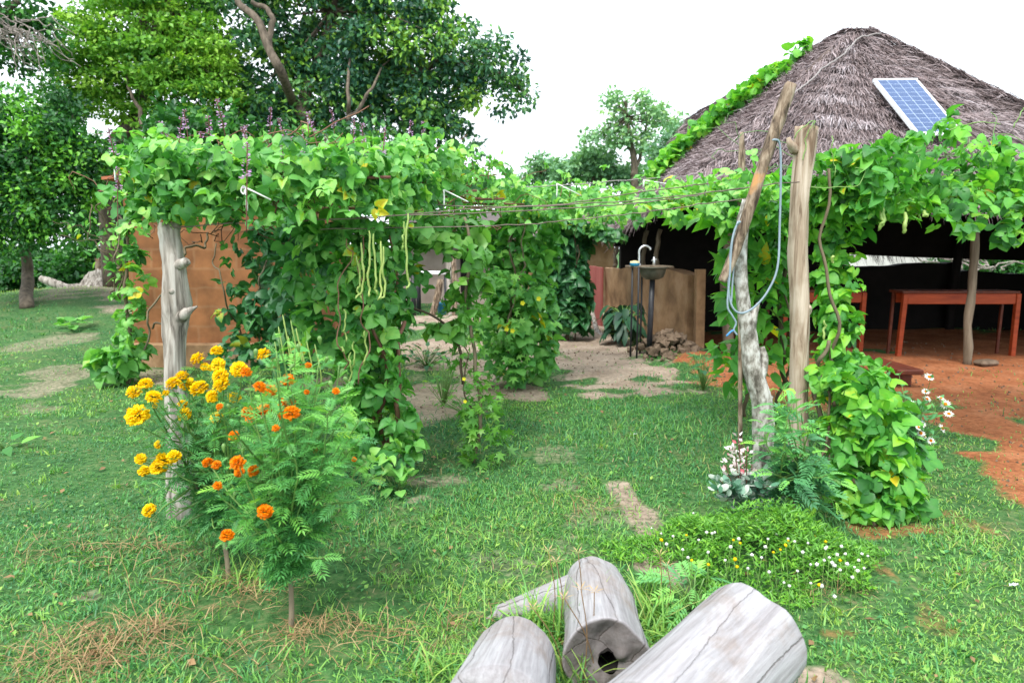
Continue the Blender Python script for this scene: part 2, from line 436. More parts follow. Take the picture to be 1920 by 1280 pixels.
M['white_petal'] = leafmat('white_petal', [(0, (.74, .74, .70)), (1, (.85, .84, .80))], rough=.5, trans=.2, spec=.2, tboost=(1, 1, 1))
M['purple_petal'] = leafmat('purple_petal', [(0, (.30, .12, .18)), (.4, (.58, .32, .60)), (1, (.76, .56, .78))], rough=.5, trans=.3, spec=.2, tboost=(1, 1, 1))
M['green_stem'] = leafmat('green_stem', [(0, (.07, .17, .04)), (1, (.17, .30, .07))], trans=0)
M['brown_stem'] = leafmat('brown_stem', [(0, (.06, .045, .03)), (.6, (.14, .11, .07)), (1, (.24, .2, .14))], rough=.8, trans=0, spec=.1)
M['red_stem'] = leafmat('reddish_stem', [(0, (.12, .05, .04)), (1, (.26, .14, .09))], rough=.7, trans=0, spec=.15)
M['pod'] = leafmat('bean_pod', [(0, (.17, .30, .06)), (1, (.38, .47, .13))], rough=.4, trans=.1)
M['post'] = surf('weathered_post_wood', [(.34, (.07, .06, .05)), (.46, (.25, .22, .19)), (.58, (.43, .39, .35)), (.72, (.56, .53, .49))], (30, 30, 2.4), bump=.55, dist=.012, warp=.6, spots=(3.0, .56, .72, (.20, .16, .12)))
M['post_pale'] = surf('pale_post_wood', [(.36, (.15, .10, .065)), (.47, (.36, .275, .20)), (.66, (.55, .46, .37))], (26, 26, 2.2), bump=.5, dist=.008, warp=.7, spots=(4.0, .56, .75, (.24, .17, .12)))
M['post_brown'] = surf('brown_bark', [(.36, (.05, .035, .025)), (.5, (.20, .145, .10)), (.66, (.40, .32, .24))], (34, 34, 7), bump=.7, dist=.012, warp=.5, spots=(5.0, .60, .66, (.45, .24, .10)))
M['lichen'] = surf('lichen_bark', [(.36, (.09, .08, .065)), (.47, (.24, .22, .19)), (.56, (.42, .40, .365)), (.70, (.60, .59, .565))], (30, 30, 16), bump=.6, dist=.012, detail=8)
M['tree_bark'] = surf('tree_bark', [(.3, (.05, .04, .03)), (.7, (.20, .16, .12))], (14, 14, 4), bump=.6, dist=.03)
M['grey_twig'] = surf('grey_twig', [(.3, (.16, .13, .115)), (.7, (.34, .30, .27))], (14, 14, 14), bump=.2)
M['log'] = log_mat()
M['hollow_dark'] = surf('log_hollow_dark', [(.3, (.004, .004, .004)), (.8, (.03, .026, .022))], (14, 14, 14), bump=.6)  # even near-black for the inside of the hollow log
M['thatch'] = leafmat('thatch_straw', [(0, (.11, .085, .082)), (.3, (.235, .180, .178)), (.65, (.345, .285, .29)), (1, (.52, .47, .49))], rough=.8, trans=.0, spec=.15)
M['thatch_base'] = surf('thatch_bed', [(.3, (.07, .052, .045)), (.7, (.17, .13, .115))], (6, 6, 6), bump=.5)
M['soot_shade'] = surf('soot_and_shade', [(.3, (.004, .0035, .003)), (.8, (.012, .009, .008))], (5, 5, 5), bump=.3)  # near-black: soot plus the shade of the hut interior put into the colour
M['mud'] = surf('mud_plaster', [(.32, (.15, .085, .045)), (.5, (.285, .17, .09)), (.68, (.38, .245, .145))], (3.2, 3.2, 2.6), bump=.6, dist=.05, detail=9, spots=(1.6, .55, .75, (.20, .12, .07)))
M['redpaint'] = surf('red_painted_board', [(.3, (.22, .055, .05)), (.7, (.34, .10, .085))], (9, 9, 1.2), rough=.6, bump=.15)
M['rust'] = surf('red_table_wood', [(.3, (.22, .030, .008)), (.7, (.40, .068, .018))], (3, 18, 18), rough=.55, bump=.15, spec=.3)
M['bench'] = surf('dark_red_bench_wood', [(.3, (.07, .016, .008)), (.7, (.16, .035, .016))], (14, 3, 14), rough=.5, bump=.15, spec=.3)
M['rafter'] = surf('pole_wood', [(.3, (.10, .075, .05)), (.7, (.24, .19, .14))], (22, 22, 2), bump=.3)
M['iron'] = surf('dark_iron', [(.3, (.012, .013, .017)), (.8, (.035, .036, .045))], (9, 9, 9), rough=.5, bump=.1, spec=.4)
M['chrome'] = surf('tap_metal', [(.3, (.62, .64, .68)), (.7, (.78, .79, .82))], (9, 9, 9), rough=.25, bump=0, metal=.7)
M['basin'] = surf('old_basin', [(.3, (.05, .055, .045)), (.7, (.15, .155, .125))], (8, 8, 8), rough=.4, bump=.1, metal=.3)
M['blue'] = surf('blue_plastic', [(.3, (.03, .25, .50)), (.7, (.06, .38, .66))], (9, 9, 9), rough=.4, bump=0)
M['cream'] = surf('cream_plastic', [(.3, (.60, .50, .26)), (.7, (.7, .62, .36))], (9, 9, 9), rough=.5, bump=0)
M['white'] = surf('white_plastic', [(.3, (.70, .71, .74)), (.7, (.80, .80, .82))], (9, 9, 9), rough=.5, bump=0)
M['cable'] = surf('grey_blue_cable', [(.3, (.17, .23, .28)), (.7, (.27, .34, .39))], (9, 9, 9), rough=.45, bump=0, spec=.4)
M['bluewire'] = surf('blue_wire', [(.3, (.05, .2, .5)), (.7, (.08, .3, .6))], (9, 9, 9), rough=.4, bump=0)
M['wire'] = surf('rusty_wire', [(.3, (.10, .075, .06)), (.7, (.22, .175, .15))], (20, 20, 20), rough=.7, bump=0)
M['lemon'] = leafmat('lemon_petal', [(0, (.75, .68, .02)), (1, (.85, .78, .05))], rough=.5, trans=.3, spec=.2, tboost=(1, 1, 1))
M['string'] = surf('white_string', [(.3, (.60, .60, .58)), (.7, (.75, .75, .73))], (60, 60, 60), rough=.8, bump=.2)
M['ropemat'] = surf('grey_rope', [(.3, (.22, .20, .195)), (.7, (.34, .31, .30))], (60, 60, 60), rough=.8, bump=.2)
M['alu'] = surf('panel_frame', [(.3, (.66, .68, .70)), (.7, (.76, .77, .79))], (9, 9, 9), rough=.35, bump=0, metal=.3)
M['litter'] = surf('white_litter', [(.3, (.60, .66, .74)), (.7, (.78, .80, .84))], (30, 30, 30), rough=.6, bump=.2)
M['clod'] = surf('soil_clod', [(.3, (.075, .052, .035)), (.7, (.21, .15, .105))], (12, 12, 12), bump=.7)
M['palewall'] = surf('pale_plaster', [(.3, (.52, .50, .48)), (.7, (.64, .62, .60))], (2, 2, 2), bump=.1)
M['dullwall'] = surf('dull_plaster', [(.3, (.22, .17, .145)), (.7, (.38, .31, .27))], (2, 2, 2), bump=.1)
M['roofgrey'] = surf('grey_roof_sheet', [(.3, (.19, .15, .135)), (.7, (.30, .25, .23))], (3, 18, 3), bump=.2)
M['tile'] = surf('red_clay_tile', [(.3, (.28, .085, .04)), (.7, (.42, .15, .08))], (6, 6, 6), bump=.3)

def brick_mat():
    m, nd, lk, out = nodes_of('mud_brick')
    tc = nd.new('ShaderNodeTexCoord'); mp = nd.new('ShaderNodeMapping'); mp.inputs['Rotation'].default_value = (R(90), 0, 0)
    lk.new(tc.outputs['Object'], mp.inputs['Vector'])
    br = nd.new('ShaderNodeTexBrick'); br.inputs['Scale'].default_value = 1
    br.inputs['Brick Width'].default_value = .44; br.inputs['Row Height'].default_value = .20; br.inputs['Mortar Size'].default_value = .02
    br.inputs['Mortar Smooth'].default_value = .8
    br.inputs['Color1'].default_value = (.24, .105, .048, 1); br.inputs['Color2'].default_value = (.30, .135, .06, 1); br.inputs['Mortar'].default_value = (.305, .155, .078, 1)
    nz = nd.new('ShaderNodeTexNoise'); nz.inputs['Scale'].default_value = 5; nz.inputs['Detail'].default_value = 9
    lk.new(tc.outputs['Object'], nz.inputs['Vector'])
    ad = nd.new('ShaderNodeMixRGB'); ad.inputs['Fac'].default_value = .06
    lk.new(mp.outputs[0], ad.inputs['Color1']); lk.new(nz.outputs['Color'], ad.inputs['Color2']); lk.new(ad.outputs[0], br.inputs['Vector'])
    rp = ramp(nd, [(.3, (.60, .60, .62)), (.7, (1.15, 1.1, 1.05))]); lk.new(nz.outputs['Fac'], rp.inputs['Fac'])
    mu = nd.new('ShaderNodeMixRGB'); mu.blend_type = 'MULTIPLY'; mu.inputs['Fac'].default_value = 1
    lk.new(br.outputs['Color'], mu.inputs['Color1']); lk.new(rp.outputs['Color'], mu.inputs['Color2'])
    pb = nd.new('ShaderNodeBsdfPrincipled'); pb.inputs['Roughness'].default_value = .9; pb.inputs['Specular IOR Level'].default_value = .15
    bp = nd.new('ShaderNodeBump'); bp.inputs['Strength'].default_value = .4; bp.inputs['Distance'].default_value = .02
    lk.new(nz.outputs['Fac'], bp.inputs['Height']); lk.new(bp.outputs[0], pb.inputs['Normal'])
    lk.new(mu.outputs[0], pb.inputs['Base Color']); lk.new(pb.outputs[0], out.inputs[0])
    return m
M['brick'] = brick_mat()
def solar_mat():
    m, nd, lk, out = nodes_of('solar_cells')
    tc = nd.new('ShaderNodeTexCoord')
    br = nd.new('ShaderNodeTexBrick'); br.offset = 0; br.inputs['Scale'].default_value = 1
    br.inputs['Brick Width'].default_value = 1.0; br.inputs['Row Height'].default_value = 1.0; br.inputs['Mortar Size'].default_value = .024
    br.inputs['Color1'].default_value = (.022, .055, .15, 1); br.inputs['Color2'].default_value = (.03, .068, .18, 1); br.inputs['Mortar'].default_value = (.34, .42, .54, 1)
    uv = nd.new('ShaderNodeUVMap'); uv.uv_map = 'UVMap'
    lk.new(uv.outputs[0], br.inputs['Vector'])
    b2 = nd.new('ShaderNodeTexBrick'); b2.offset = 0; b2.inputs['Scale'].default_value = 1
    b2.inputs['Brick Width'].default_value = 20.0; b2.inputs['Row Height'].default_value = .25; b2.inputs['Mortar Size'].default_value = .018
    b2.inputs['Color1'].default_value = (0, 0, 0, 1); b2.inputs['Color2'].default_value = (0, 0, 0, 1); b2.inputs['Mortar'].default_value = (.09, .12, .16, 1)
    lk.new(uv.outputs[0], b2.inputs['Vector'])
    ad = nd.new('ShaderNodeMixRGB'); ad.blend_type = 'ADD'; ad.inputs['Fac'].default_value = 1
    lk.new(br.outputs['Color'], ad.inputs['Color1']); lk.new(b2.outputs['Color'], ad.inputs['Color2'])
    pb = nd.new('ShaderNodeBsdfPrincipled'); pb.inputs['Roughness'].default_value = .25; pb.inputs['Specular IOR Level'].default_value = .6
    lk.new(ad.outputs[0], pb.inputs['Base Color']); lk.new(pb.outputs[0], out.inputs[0])
    return m
M['solar'] = solar_mat()
def ground_mat():
    m, nd, lk, out = nodes_of('ground_soil')
    tc = nd.new('ShaderNodeTexCoord')
    def noise(s, d=8, r=.6):
        n = nd.new('ShaderNodeTexNoise'); n.inputs['Scale'].default_value = s; n.inputs['Detail'].default_value = d; n.inputs['Roughness'].default_value = r
        lk.new(tc.outputs['Object'], n.inputs['Vector']); return n
    n1, n2, n3 = noise(3.0), noise(28, 6, .7), noise(.9)
    turf = ramp(nd, [(.36, (.030, .085, .028)), (.50, (.060, .150, .045)), (.60, (.11, .150, .060)), (.70, (.21, .165, .095))]); nt = nd.new('ShaderNodeMixRGB'); nt.inputs['Fac'].default_value = .55; lk.new(n1.outputs['Fac'], nt.inputs['Color1']); lk.new(n2.outputs['Fac'], nt.inputs['Color2']); lk.new(nt.outputs[0], turf.inputs['Fac'])
    sand = ramp(nd, [(.25, (.22, .16, .12)), (.5, (.34, .265, .205)), (.75, (.44, .36, .29))]); lk.new(n1.outputs['Fac'], sand.inputs['Fac'])
    red = ramp(nd, [(.25, (.20, .070, .030)), (.5, (.33, .120, .052)), (.75, (.41, .180, .09))]); lk.new(n1.outputs['Fac'], red.inputs['Fac'])
    def mask(attr):
        a = nd.new('ShaderNodeAttribute'); a.attribute_name = attr
        ad = nd.new('ShaderNodeMath'); ad.operation = 'MULTIPLY_ADD'; ad.inputs[1].default_value = .5; lk.new(n2.outputs['Fac'], ad.inputs[0])
        lk.new(a.outputs['Fac'], ad.inputs[2])
        r_ = ramp(nd, [(.60, (0, 0, 0)), (.98, (1, 1, 1))]); lk.new(ad.outputs[0], r_.inputs['Fac']); return r_
    a, b = mask('sand'), mask('red')
    x1 = nd.new('ShaderNodeMixRGB'); lk.new(a.outputs[0], x1.inputs['Fac']); lk.new(turf.outputs[0], x1.inputs['Color1']); lk.new(sand.outputs[0], x1.inputs['Color2'])
    x2 = nd.new('ShaderNodeMixRGB'); lk.new(b.outputs[0], x2.inputs['Fac']); lk.new(x1.outputs[0], x2.inputs['Color1']); lk.new(red.outputs[0], x2.inputs['Color2'])
    sp = ramp(nd, [(.30, (.55, .55, .55)), (.6, (1.10, 1.10, 1.10))]); lk.new(n2.outputs['Fac'], sp.inputs['Fac'])
    mu = nd.new('ShaderNodeMixRGB'); mu.blend_type = 'MULTIPLY'; mu.inputs['Fac'].default_value = 1
    lk.new(x2.outputs[0], mu.inputs['Color1']); lk.new(sp.outputs[0], mu.inputs['Color2'])
    pb = nd.new('ShaderNodeBsdfPrincipled'); pb.inputs['Roughness'].default_value = .95; pb.inputs['Specular IOR Level'].default_value = .1
    bp = nd.new('ShaderNodeBump'); bp.inputs['Strength'].default_value = .6; bp.inputs['Distance'].default_value = .02
    lk.new(n2.outputs['Fac'], bp.inputs['Height']); lk.new(bp.outputs[0], pb.inputs['Normal'])
    lk.new(mu.outputs[0], pb.inputs['Base Color']); lk.new(pb.outputs[0], out.inputs[0])
    return m
M['ground'] = ground_mat()

# ------------------------------------------------------------------ ground
_f1, _f2, _f3 = Fbm(1, 1.1), Fbm(2, 2.6, 5), Fbm(3, .9, 4)
def mound(x, y): return .52 * np.exp(-(((x + 8.6) / 3.4) ** 2 + ((y - 13.6) / 3.2) ** 2))
def H(x, y):
    x = np.asarray(x, float); y = np.asarray(y, float)
    w = sstep(.2, 1.5, y) * (1 - sstep(25, 40, y))
    h = .014 * _f1(x, y) * w + .006 * _f2(x * 2, y * 2) * w + mound(x, y)
    h = h + .16 * np.exp(-(((x + 1.0) / 1.7) ** 2 + ((y - 11.6) / .9) ** 2))      # earth bank behind the arbour
    h = h + .10 * np.exp(-(((x - 2.15) / .45) ** 2 + ((y - 8.0) / .7) ** 2))
    return h
def Hs(p): return float(H(p[0], p[1]))
SAND = [  # segments (x0,y0,x1,y1,half width,strength)
]
def seg(lst, a, b, w, s=1.0):
    p, q = G(*a), G(*b); lst.append((p[0], p[1], q[0], q[1], w, s))
RED = []
for a, b, w in [((1080, 592), (1130, 650), .55), ((1130, 650), (1175, 722), .55), ((1060, 650), (1230, 700), .30), ((1010, 668), (1100, 690), .3),
                ((760, 610), (1000, 600), .8), ((770, 660), (880, 690), .55), ((790, 720), (830, 770), .3), ((860, 650), (1000, 640), .7), ((900, 720), (960, 735), .3)]: seg(SAND, a, b, w)
for a, b, w, s in [((1160, 912), (1195, 965), .075, .8), ((1195, 965), (1215, 1010), .09, .65), ((1215, 1050), (1320, 1130), .10, 1), ((1290, 1100), (1360, 1180), .1, 1), ((790, 905), (850, 900), .13, .55), ((775, 945), (790, 940), .07, .55),
                   ((150, 1120), (200, 1118), .08, .62), ((1030, 915), (1060, 912), .07, .5), ((100, 600), (170, 585), .5, .56), ((60, 660), (140, 640), .45, .52), ((60, 740), (110, 700), .3, .55),
                   ((190, 570), (230, 600), .45, .6), ((120, 690), (60, 760), .25, .5), ((780, 800), (800, 770), .2, .6), ((1480, 1262), (1560, 1275), .10, .9), ((260, 690), (330, 730), .3, .6)]: seg(SAND, a, b, w, s)
for a, b, w, s in [((1390, 700), (1500, 690), .5, .9), ((1500, 700), (1750, 715), .95, 1), ((1750, 715), (1960, 760), 1.0, 1), ((1800, 790), (1960, 830), .35, .85), ((1850, 860), (1990, 960), .20, .8), ((1880, 800), (2100, 900), .4, .9),
                   ((1620, 995), (1760, 990), .13, .62), ((1540, 690), (1950, 660), 1.3, 1), ((1700, 640), (2100, 640), 2.2, 1), ((1400, 640), (1700, 640), 1.2, 1), ((1560, 1190), (1600, 1180), .08, .5), ((1730, 1130), (1760, 1180), .08, .45), ((1640, 1050), (1680, 1090), .09, .5), ((1790, 960), (1850, 985), .1, .5)]: seg(RED, a, b, w, s)
def segmask(lst, x, y):
    r = np.zeros_like(np.asarray(x, float))
    wob = .30 * _f2(x, y) + .16 * _f2(x * 4.3 + 2, y * 4.3)
    for x0, y0, x1, y1, w, s in lst:
        dx, dy = x1 - x0, y1 - y0
        t = np.clip(((x - x0) * dx + (y - y0) * dy) / max(dx * dx + dy * dy, 1e-9), 0, 1)
        d = np.hypot(x - x0 - t * dx, y - y0 - t * dy) / w
        r = np.maximum(r, s * (1 - sstep(.55, 1.35, d + wob)))
    return r
def masks(x, y):
    sa, re = segmask(SAND, x, y), segmask(RED, x, y)
    far = sstep(22, 30, y)
    pn = _f2(x * .62 + 11, y * .75) + .55 * _f3(x * .8, y * 1.1 + 4)
    worn = .62 * sstep(1.05, 2.0, pn) * sstep(1.2, 2.2, y) * (1 - sstep(12, 18, y))
    sa = np.maximum(sa, worn * (1 - sstep(.4, 1.6, x)) * np.where(np.abs(x - .2) < 1.4, .72, 1) ); re = np.maximum(re, worn * sstep(.9, 2.0, x))
    return np.clip(sa, 0, 1), np.clip(re, 0, 1)
def build_ground():
    u = np.linspace(-1, 1, 331); xs = np.sinh(u * 5.2) / np.sinh(5.2) * 160
    xs = np.sign(u) * (np.abs(u) * 9 + (np.abs(u) ** 6) * 160)
    v = np.linspace(0, 1, 361); ys = -6 + v * 26 + (v ** 9) * 260
    X, Y = np.meshgrid(xs, ys); Z = H(X, Y)
    sa, re = masks(X, Y)
    nx, ny = len(xs), len(ys)
    i = np.arange(ny - 1)[:, None] * nx; j = np.arange(nx - 1)[None]
    q = np.stack([i + j, i + j + 1, i + nx + j + 1, i + nx + j], -1).reshape(-1, 4)
    mb = MB(); mb.add(np.stack([X, Y, Z], -1), [q])
    o = mb.build('ground', M['ground'], loc=(0, 0, 0)); tag(o, kind='structure')
    for nm, val in (('sand', sa), ('red', re)):
        a = o.data.attributes.new(nm, 'FLOAT', 'POINT'); a.data.foreach_set('value', val.astype(np.float32).ravel())
build_ground()

def blades(mb, x, y, length, width, tint, lean=.9, mat=0, zoff=0.0, T=BLADE):
    n = len(x); th = rng.uniform(0, 2 * math.pi, n); up = np.abs(rng.normal(lean, .35, n))
    yd = np.stack([np.cos(th) * np.sin(up), np.sin(th) * np.sin(up), np.maximum(np.cos(up), .08)], -1)
    Rm = frames(yd, np.stack([-np.cos(th) * .3, -np.sin(th) * .3, np.ones(n)], -1) + jit(n, .25))
    sc = np.stack([width, length, length], -1)
    inst(mb, T, np.stack([x, y, H(x, y) + zoff], -1), Rm, sc, tint, mat)
HUTX = 2.3
def build_grass():
    mb = MB()
    spec = [(-.4, 1.7, 5200, 1.0), (1.7, 2.6, 9500, 1.0), (2.6, 4.0, 5600, 1.1), (4.0, 6.0, 2500, 1.3), (6.0, 9.0, 900, 1.8), (9.0, 14.5, 260, 2.7), (14.5, 23., 60, 4.2)]
    for y0, y1, dens, k in spec:
        hw = .86 * y1 + .5
        if y0 < 1.0: hw = 1.9
        n = int(dens * (y1 - y0) * 2 * hw)
        x = rng.uniform(-hw, hw, n); y = rng.uniform(y0, y1, n)
        ok = np.abs(x) < .86 * np.maximum(y, 1.6) + .5
        x, y = x[ok], y[ok]
        sa, re = masks(x, y)
        lush = np.exp(-(((x - .75) / 1.4) ** 2 + ((y - 5.2) / 1.1) ** 2))
        pr = (1 - .95 * sstep(.35, .75, sa + .26 * rng.normal(0, 1, len(x)))) * (1 - .95 * sstep(.3, .75, re + .26 * rng.normal(0, 1, len(x)))) * np.clip(.62 + .34 * _f2(x * 1.4, y * 1.4) + lush, .06, 1)
        ok = rng.uniform(0, 1, len(x)) < pr
        x, y = x[ok], y[ok]; n = len(x)
        inside = (x > 2.25) & (y > 7.4) & (y < 11) & (x < 7.3)
        x, y = x[~inside], y[~inside]; n = len(x)
        lush = np.exp(-(((x - .75) / 1.4) ** 2 + ((y - 5.2) / 1.1) ** 2))
        L = rng.uniform(.015, .038, n) * k ** .55 * (1 + .8 * lush) * (1 + .25 * _f1(x * 1.5, y * 1.5)); wd = rng.uniform(.0028, .0055, n) * k
        patch = _f3(x * 1.3 + 5, y * 1.3); p2 = _f1(x * .7 - 9, y * .7)
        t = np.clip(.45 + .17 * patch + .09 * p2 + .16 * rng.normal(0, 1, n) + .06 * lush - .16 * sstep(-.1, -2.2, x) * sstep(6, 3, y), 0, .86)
        dry = rng.uniform(0, 1, n) < np.clip(.03 + .06 * np.clip(p2, 0, 3) + .07 * np.clip(-patch - .4, 0, 3), 0, .35)
        t = np.where(dry, rng.uniform(.88, 1, n), t)
        blades(mb, x, y, np.clip(L, .012, .3), wd, t, lean=.85)
    # denser clumps with longer blades
    m = 900; cy = 1.8 + 8.5 * rng.uniform(0, 1, m) ** 1.5; cx = rng.uniform(-1, 1, m) * (.82 * cy + .4); sa, re = masks(cx, cy); ok = (sa + re < .35) & (_f2(cx * 1.1, cy * 1.1) > -.3); cx, cy = cx[ok], cy[ok]; m = len(cx)
    q = 16; x = np.repeat(cx, q) + rng.normal(0, .028, m * q); y = np.repeat(cy, q) + rng.normal(0, .028, m * q)
    blades(mb, x, y, rng.uniform(.025, .07, m * q) * np.repeat(rng.uniform(.6, 1.2, m), q), rng.uniform(.003, .006, m * q) * (1 + .12 * y), np.clip(np.repeat(rng.normal(.5, .16, m), q) + rng.normal(0, .1, m * q), 0, .86), lean=.7)
    # broad-leaved lawn weeds in between
    n = 5200; y = 1.7 + 7.5 * rng.uniform(0, 1, n) ** 1.6; x = rng.uniform(-1, 1, n) * (.8 * y + .4)
    sa, re = masks(x, y); ok = (sa < .4) & (re < .4) & (_f2(x * .8 + 3, y * .8) > -.1); x, y = x[ok], y[ok]; n = len(x)
    th = rng.uniform(0, 6.28, n); yd = np.stack([np.cos(th), np.sin(th), rng.uniform(.1, .6, n)], -1)
    inst(mb, OVAL, np.stack([x, y, H(x, y) + .012], -1), frames(yd, np.array([0, 0, 1.]) + jit(n, .3)), rng.uniform(.012, .028, n) * (1 + y * .08), np.clip(.5 + .18 * rng.normal(0, 1, n), 0, .85))
    o = mb.build('lawn_grass', M['grass'], loc=(0, 0, 0), smooth=False)
    tag(o, 'short patchy green lawn grass covering the yard', 'grass', kind='stuff')
    # dry cut straw lying on the lawn
    mb = MB()
    for px, py, s, n in [(190, 1225, .13, 300), (110, 1265, .12, 120), (290, 1185, .07, 110), (450, 1130, .12, 60), (560, 1185, .06, 60), (640, 1180, .1, 70), (260, 1035, .16, 130), (120, 1040, .13, 80), (470, 1230, .2, 100), (880, 1160, .12, 60),
                         (740, 1195, .12, 50), (1560, 1110, .1, 40), (1100, 960, .12, 60), (1320, 720, .5, 160), (420, 1100, .14, 120)]:
        c = G(px, py); x = rng.normal(c[0], s, n); y = rng.normal(c[1], s * .6, n)
        blades(mb, x, y, rng.uniform(.05, .16, n), rng.uniform(.0018, .0035, n), rng.uniform(0, 1, n), lean=1.42, zoff=.012)
    o = mb.build('dry_grass', M['straw'], loc=(0, 0, 0), smooth=False)
    tag(o, 'brown dry cut grass lying in loose clumps on the lawn', 'dry grass', kind='stuff')
    # loose crumbs of soil
    mb = MB(); n = 2600
    x = rng.uniform(-4, 6, n); y = rng.uniform(1.8, 9.5, n); sa, re = masks(x, y); ok = (sa + re) > .45; x, y = x[ok], y[ok]; n = len(x)
    T = (np.array([[0, 0, .6], [.5, 0, 0], [-.3, .45, 0], [-.3, -.45, 0], [.1, .05, -.4]]), [np.array([[0, 1, 2], [0, 2, 3], [0, 3, 1], [4, 2, 1], [4, 3, 2], [4, 1, 3]])])
    th = rng.uniform(0, 6.28, n)
    inst(mb, T, np.stack([x, y, H(x, y) + .002], -1), frames(np.stack([np.cos(th), np.sin(th), 0 * th], -1), np.array([0, 0, 1.]) + jit(n, .3)), rng.uniform(.006, .022, n) * (1 + .06 * y), .5)
    o = mb.build('soil_crumbs', M['clod'], loc=(0, 0, 0), smooth=False); tag(o, 'small brown clods and crumbs scattered over the bare soil', 'soil', kind='stuff')
build_grass()
def fallen_leaves():
    mb = MB(); n = 420; y = 1.8 + 8 * rng.uniform(0, 1, n) ** 1.4; x = rng.uniform(-1, 1, n) * (.8 * y + .3); th = rng.uniform(0, 6.28, n)
    inst(mb, OVAL, np.stack([x, y, H(x, y) + .018], -1), frames(np.stack([np.cos(th), np.sin(th), rng.normal(0, .25, n)], -1), np.array([0, 0, 1.]) + jit(n, .35)), rng.uniform(.018, .045, n), rng.uniform(0, .8, n))
    o = mb.build('fallen_leaves', M['straw'], loc=(0, 0, 0)); tag(o, 'small dry brown leaves scattered over the lawn', 'dead leaves', kind='stuff')
fallen_leaves()
# ------------------------------------------------------------------ thatch
STRAW = (np.array([[-.5, 0, 0], [.5, 0, 0], [-.5, .6, .03], [.5, .6, .03], [-.25, 1, -.02], [.25, 1, -.02]]), [np.array([[0, 1, 3, 2], [2, 3, 5, 4]])])
def thatch_face(mb, A, B, C, D, courses, dens, fringe=1.0, lift=.07, seed=3):
    """A, B: eave corners (left, right seen from outside); C, D: top right, top left"""
    A, B, C, D = [np.asarray(p, float) for p in (A, B, C, D)]
    n = unit(np.cross(B - A, (D + C - A - B) / 2)); fb = Fbm(seed, 1.6, 4)
    slope = np.linalg.norm((D + C - A - B) / 2)
    def P(u, t): return (A + (B - A) * u[:, None]) * (1 - t[:, None]) + (D + (C - D) * u[:, None]) * t[:, None]
    m = 26
    U, T_ = np.meshgrid(np.linspace(0, 1, m), np.linspace(0, 1, m)); u, t = U.ravel(), T_.ravel()
    q = np.stack([(np.arange(m - 1)[:, None] * m + np.arange(m - 1)[None]) + k for k in (0, 1, m + 1, m)], -1).reshape(-1, 4)
    base = P(u, t) + n * (.03 * fb(u * 5, t * 5))[:, None]
    mb.add(base, [q], .3, 1)
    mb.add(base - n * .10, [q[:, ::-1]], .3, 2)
    e = np.linspace(0, 1, m)                                   # closed edges
    for k in (0, 1):
        a = P(e, np.full(m, float(k))); b = a - n * .10
        mb.add(np.vstack([a, b]), [np.array([[i, i + 1, m + i + 1, m + i] for i in range(m - 1)])], .3, 1)
    cl = slope / courses
    for c in range(courses):
        t0 = c / courses
        w = np.linalg.norm((B - A) * (1 - t0) + (C - D) * t0)
        k = int(w * dens)
        u = rng.uniform(-.004, 1.004, k)
        wav = .22 * fb(u * 4 + c * 3.1, np.full(k, c * 1.7)) + rng.normal(0, .2, k)
        L = rng.uniform(.55, 1.0, k) * cl + .05
        tt = np.clip(t0 + (wav * cl * .5 + cl * rng.uniform(.40, .80, k) * (1.0 if c else .45)) / slope, 0, 1)
        top = P(u, np.clip(tt + L * .6 / slope, 0, 1)); dn = unit(P(u, np.zeros(k)) - P(u, np.ones(k)))
        lf = lift * rng.uniform(.05, 1, k)
        yd = dn * L[:, None] + n * lf[:, None] + jit(k, .036 if c else .05)
        if c == 0: yd[:, 2] -= .10 * fringe * rng.uniform(0, 1, k)
        Lr = np.linalg.norm(yd, axis=1) * (1 + (.25 * fringe * rng.uniform(0, 1, k) if c == 0 else 0))
        ph = (tt * courses + .35 * fb(u * 6, np.full(k, 3.3))) % 1.0
        col = np.clip(.44 + .12 * fb(u * 7 + c, np.full(k, c * 2.2)) + .26 * np.cos(ph * 6.28) * (.5 + .5 * ((c * 7) % 3 > 0)) + .11 * rng.normal(0, 1, k), 0, 1)
        inst(mb, STRAW, top + n * .02, frames(yd, n + jit(k, .5)), np.stack([rng.uniform(.004, .011, k), Lr, Lr], -1), col, 0)
        # a few loose curled ends standing off the course
        k2 = k // 6; u = rng.uniform(0, 1, k2)
        p = P(u, np.clip(np.full(k2, t0 + .2 / courses) + rng.normal(0, .25 / courses, k2), 0, 1)) + n * .05
        yd = dn[:1] * .5 + n * rng.uniform(.1, .9, k2)[:, None] + jit(k2, .45)
        inst(mb, STRAW, p, frames(yd, n + jit(k2, .6)), np.stack([rng.uniform(.004, .010, k2), rng.uniform(.04, .11, k2), rng.uniform(.1, .3, k2)], -1), np.clip(.58 + .13 * rng.normal(0, 1, k2), 0, 1), 0)
    return n
def hip_cap(mb, a, b, w=.20, h=.10, dens=260, dark=0):
    a, b = np.asarray(a, float), np.asarray(b, float); d = b - a; L = np.linalg.norm(d); y = d / L
    s = unit(np.cross(y, [0, 0, 1.0])); up = np.cross(s, y)
    n = int(L * dens)
    t = rng.uniform(0, 1, n); off = rng.normal(0, w * .4, n)
    p = a + d * t[:, None] + s * off[:, None] + up * (h * (1 - (off / w) ** 2 * .8) + rng.normal(0, .012, n))[:, None]
    yd = -y[None] * rng.uniform(.6, 1, n)[:, None] + s * (np.sign(off) * rng.uniform(.1, .5, n))[:, None] - up * rng.uniform(.05, .20, n)[:, None]
    inst(mb, STRAW, p, frames(yd, up + jit(n, .3)), np.stack([rng.uniform(.006, .015, n), rng.uniform(.10, .22, n), np.full(n, .2)], -1), np.clip(.36 + .2 * rng.normal(0, 1, n), 0, 1), 0)

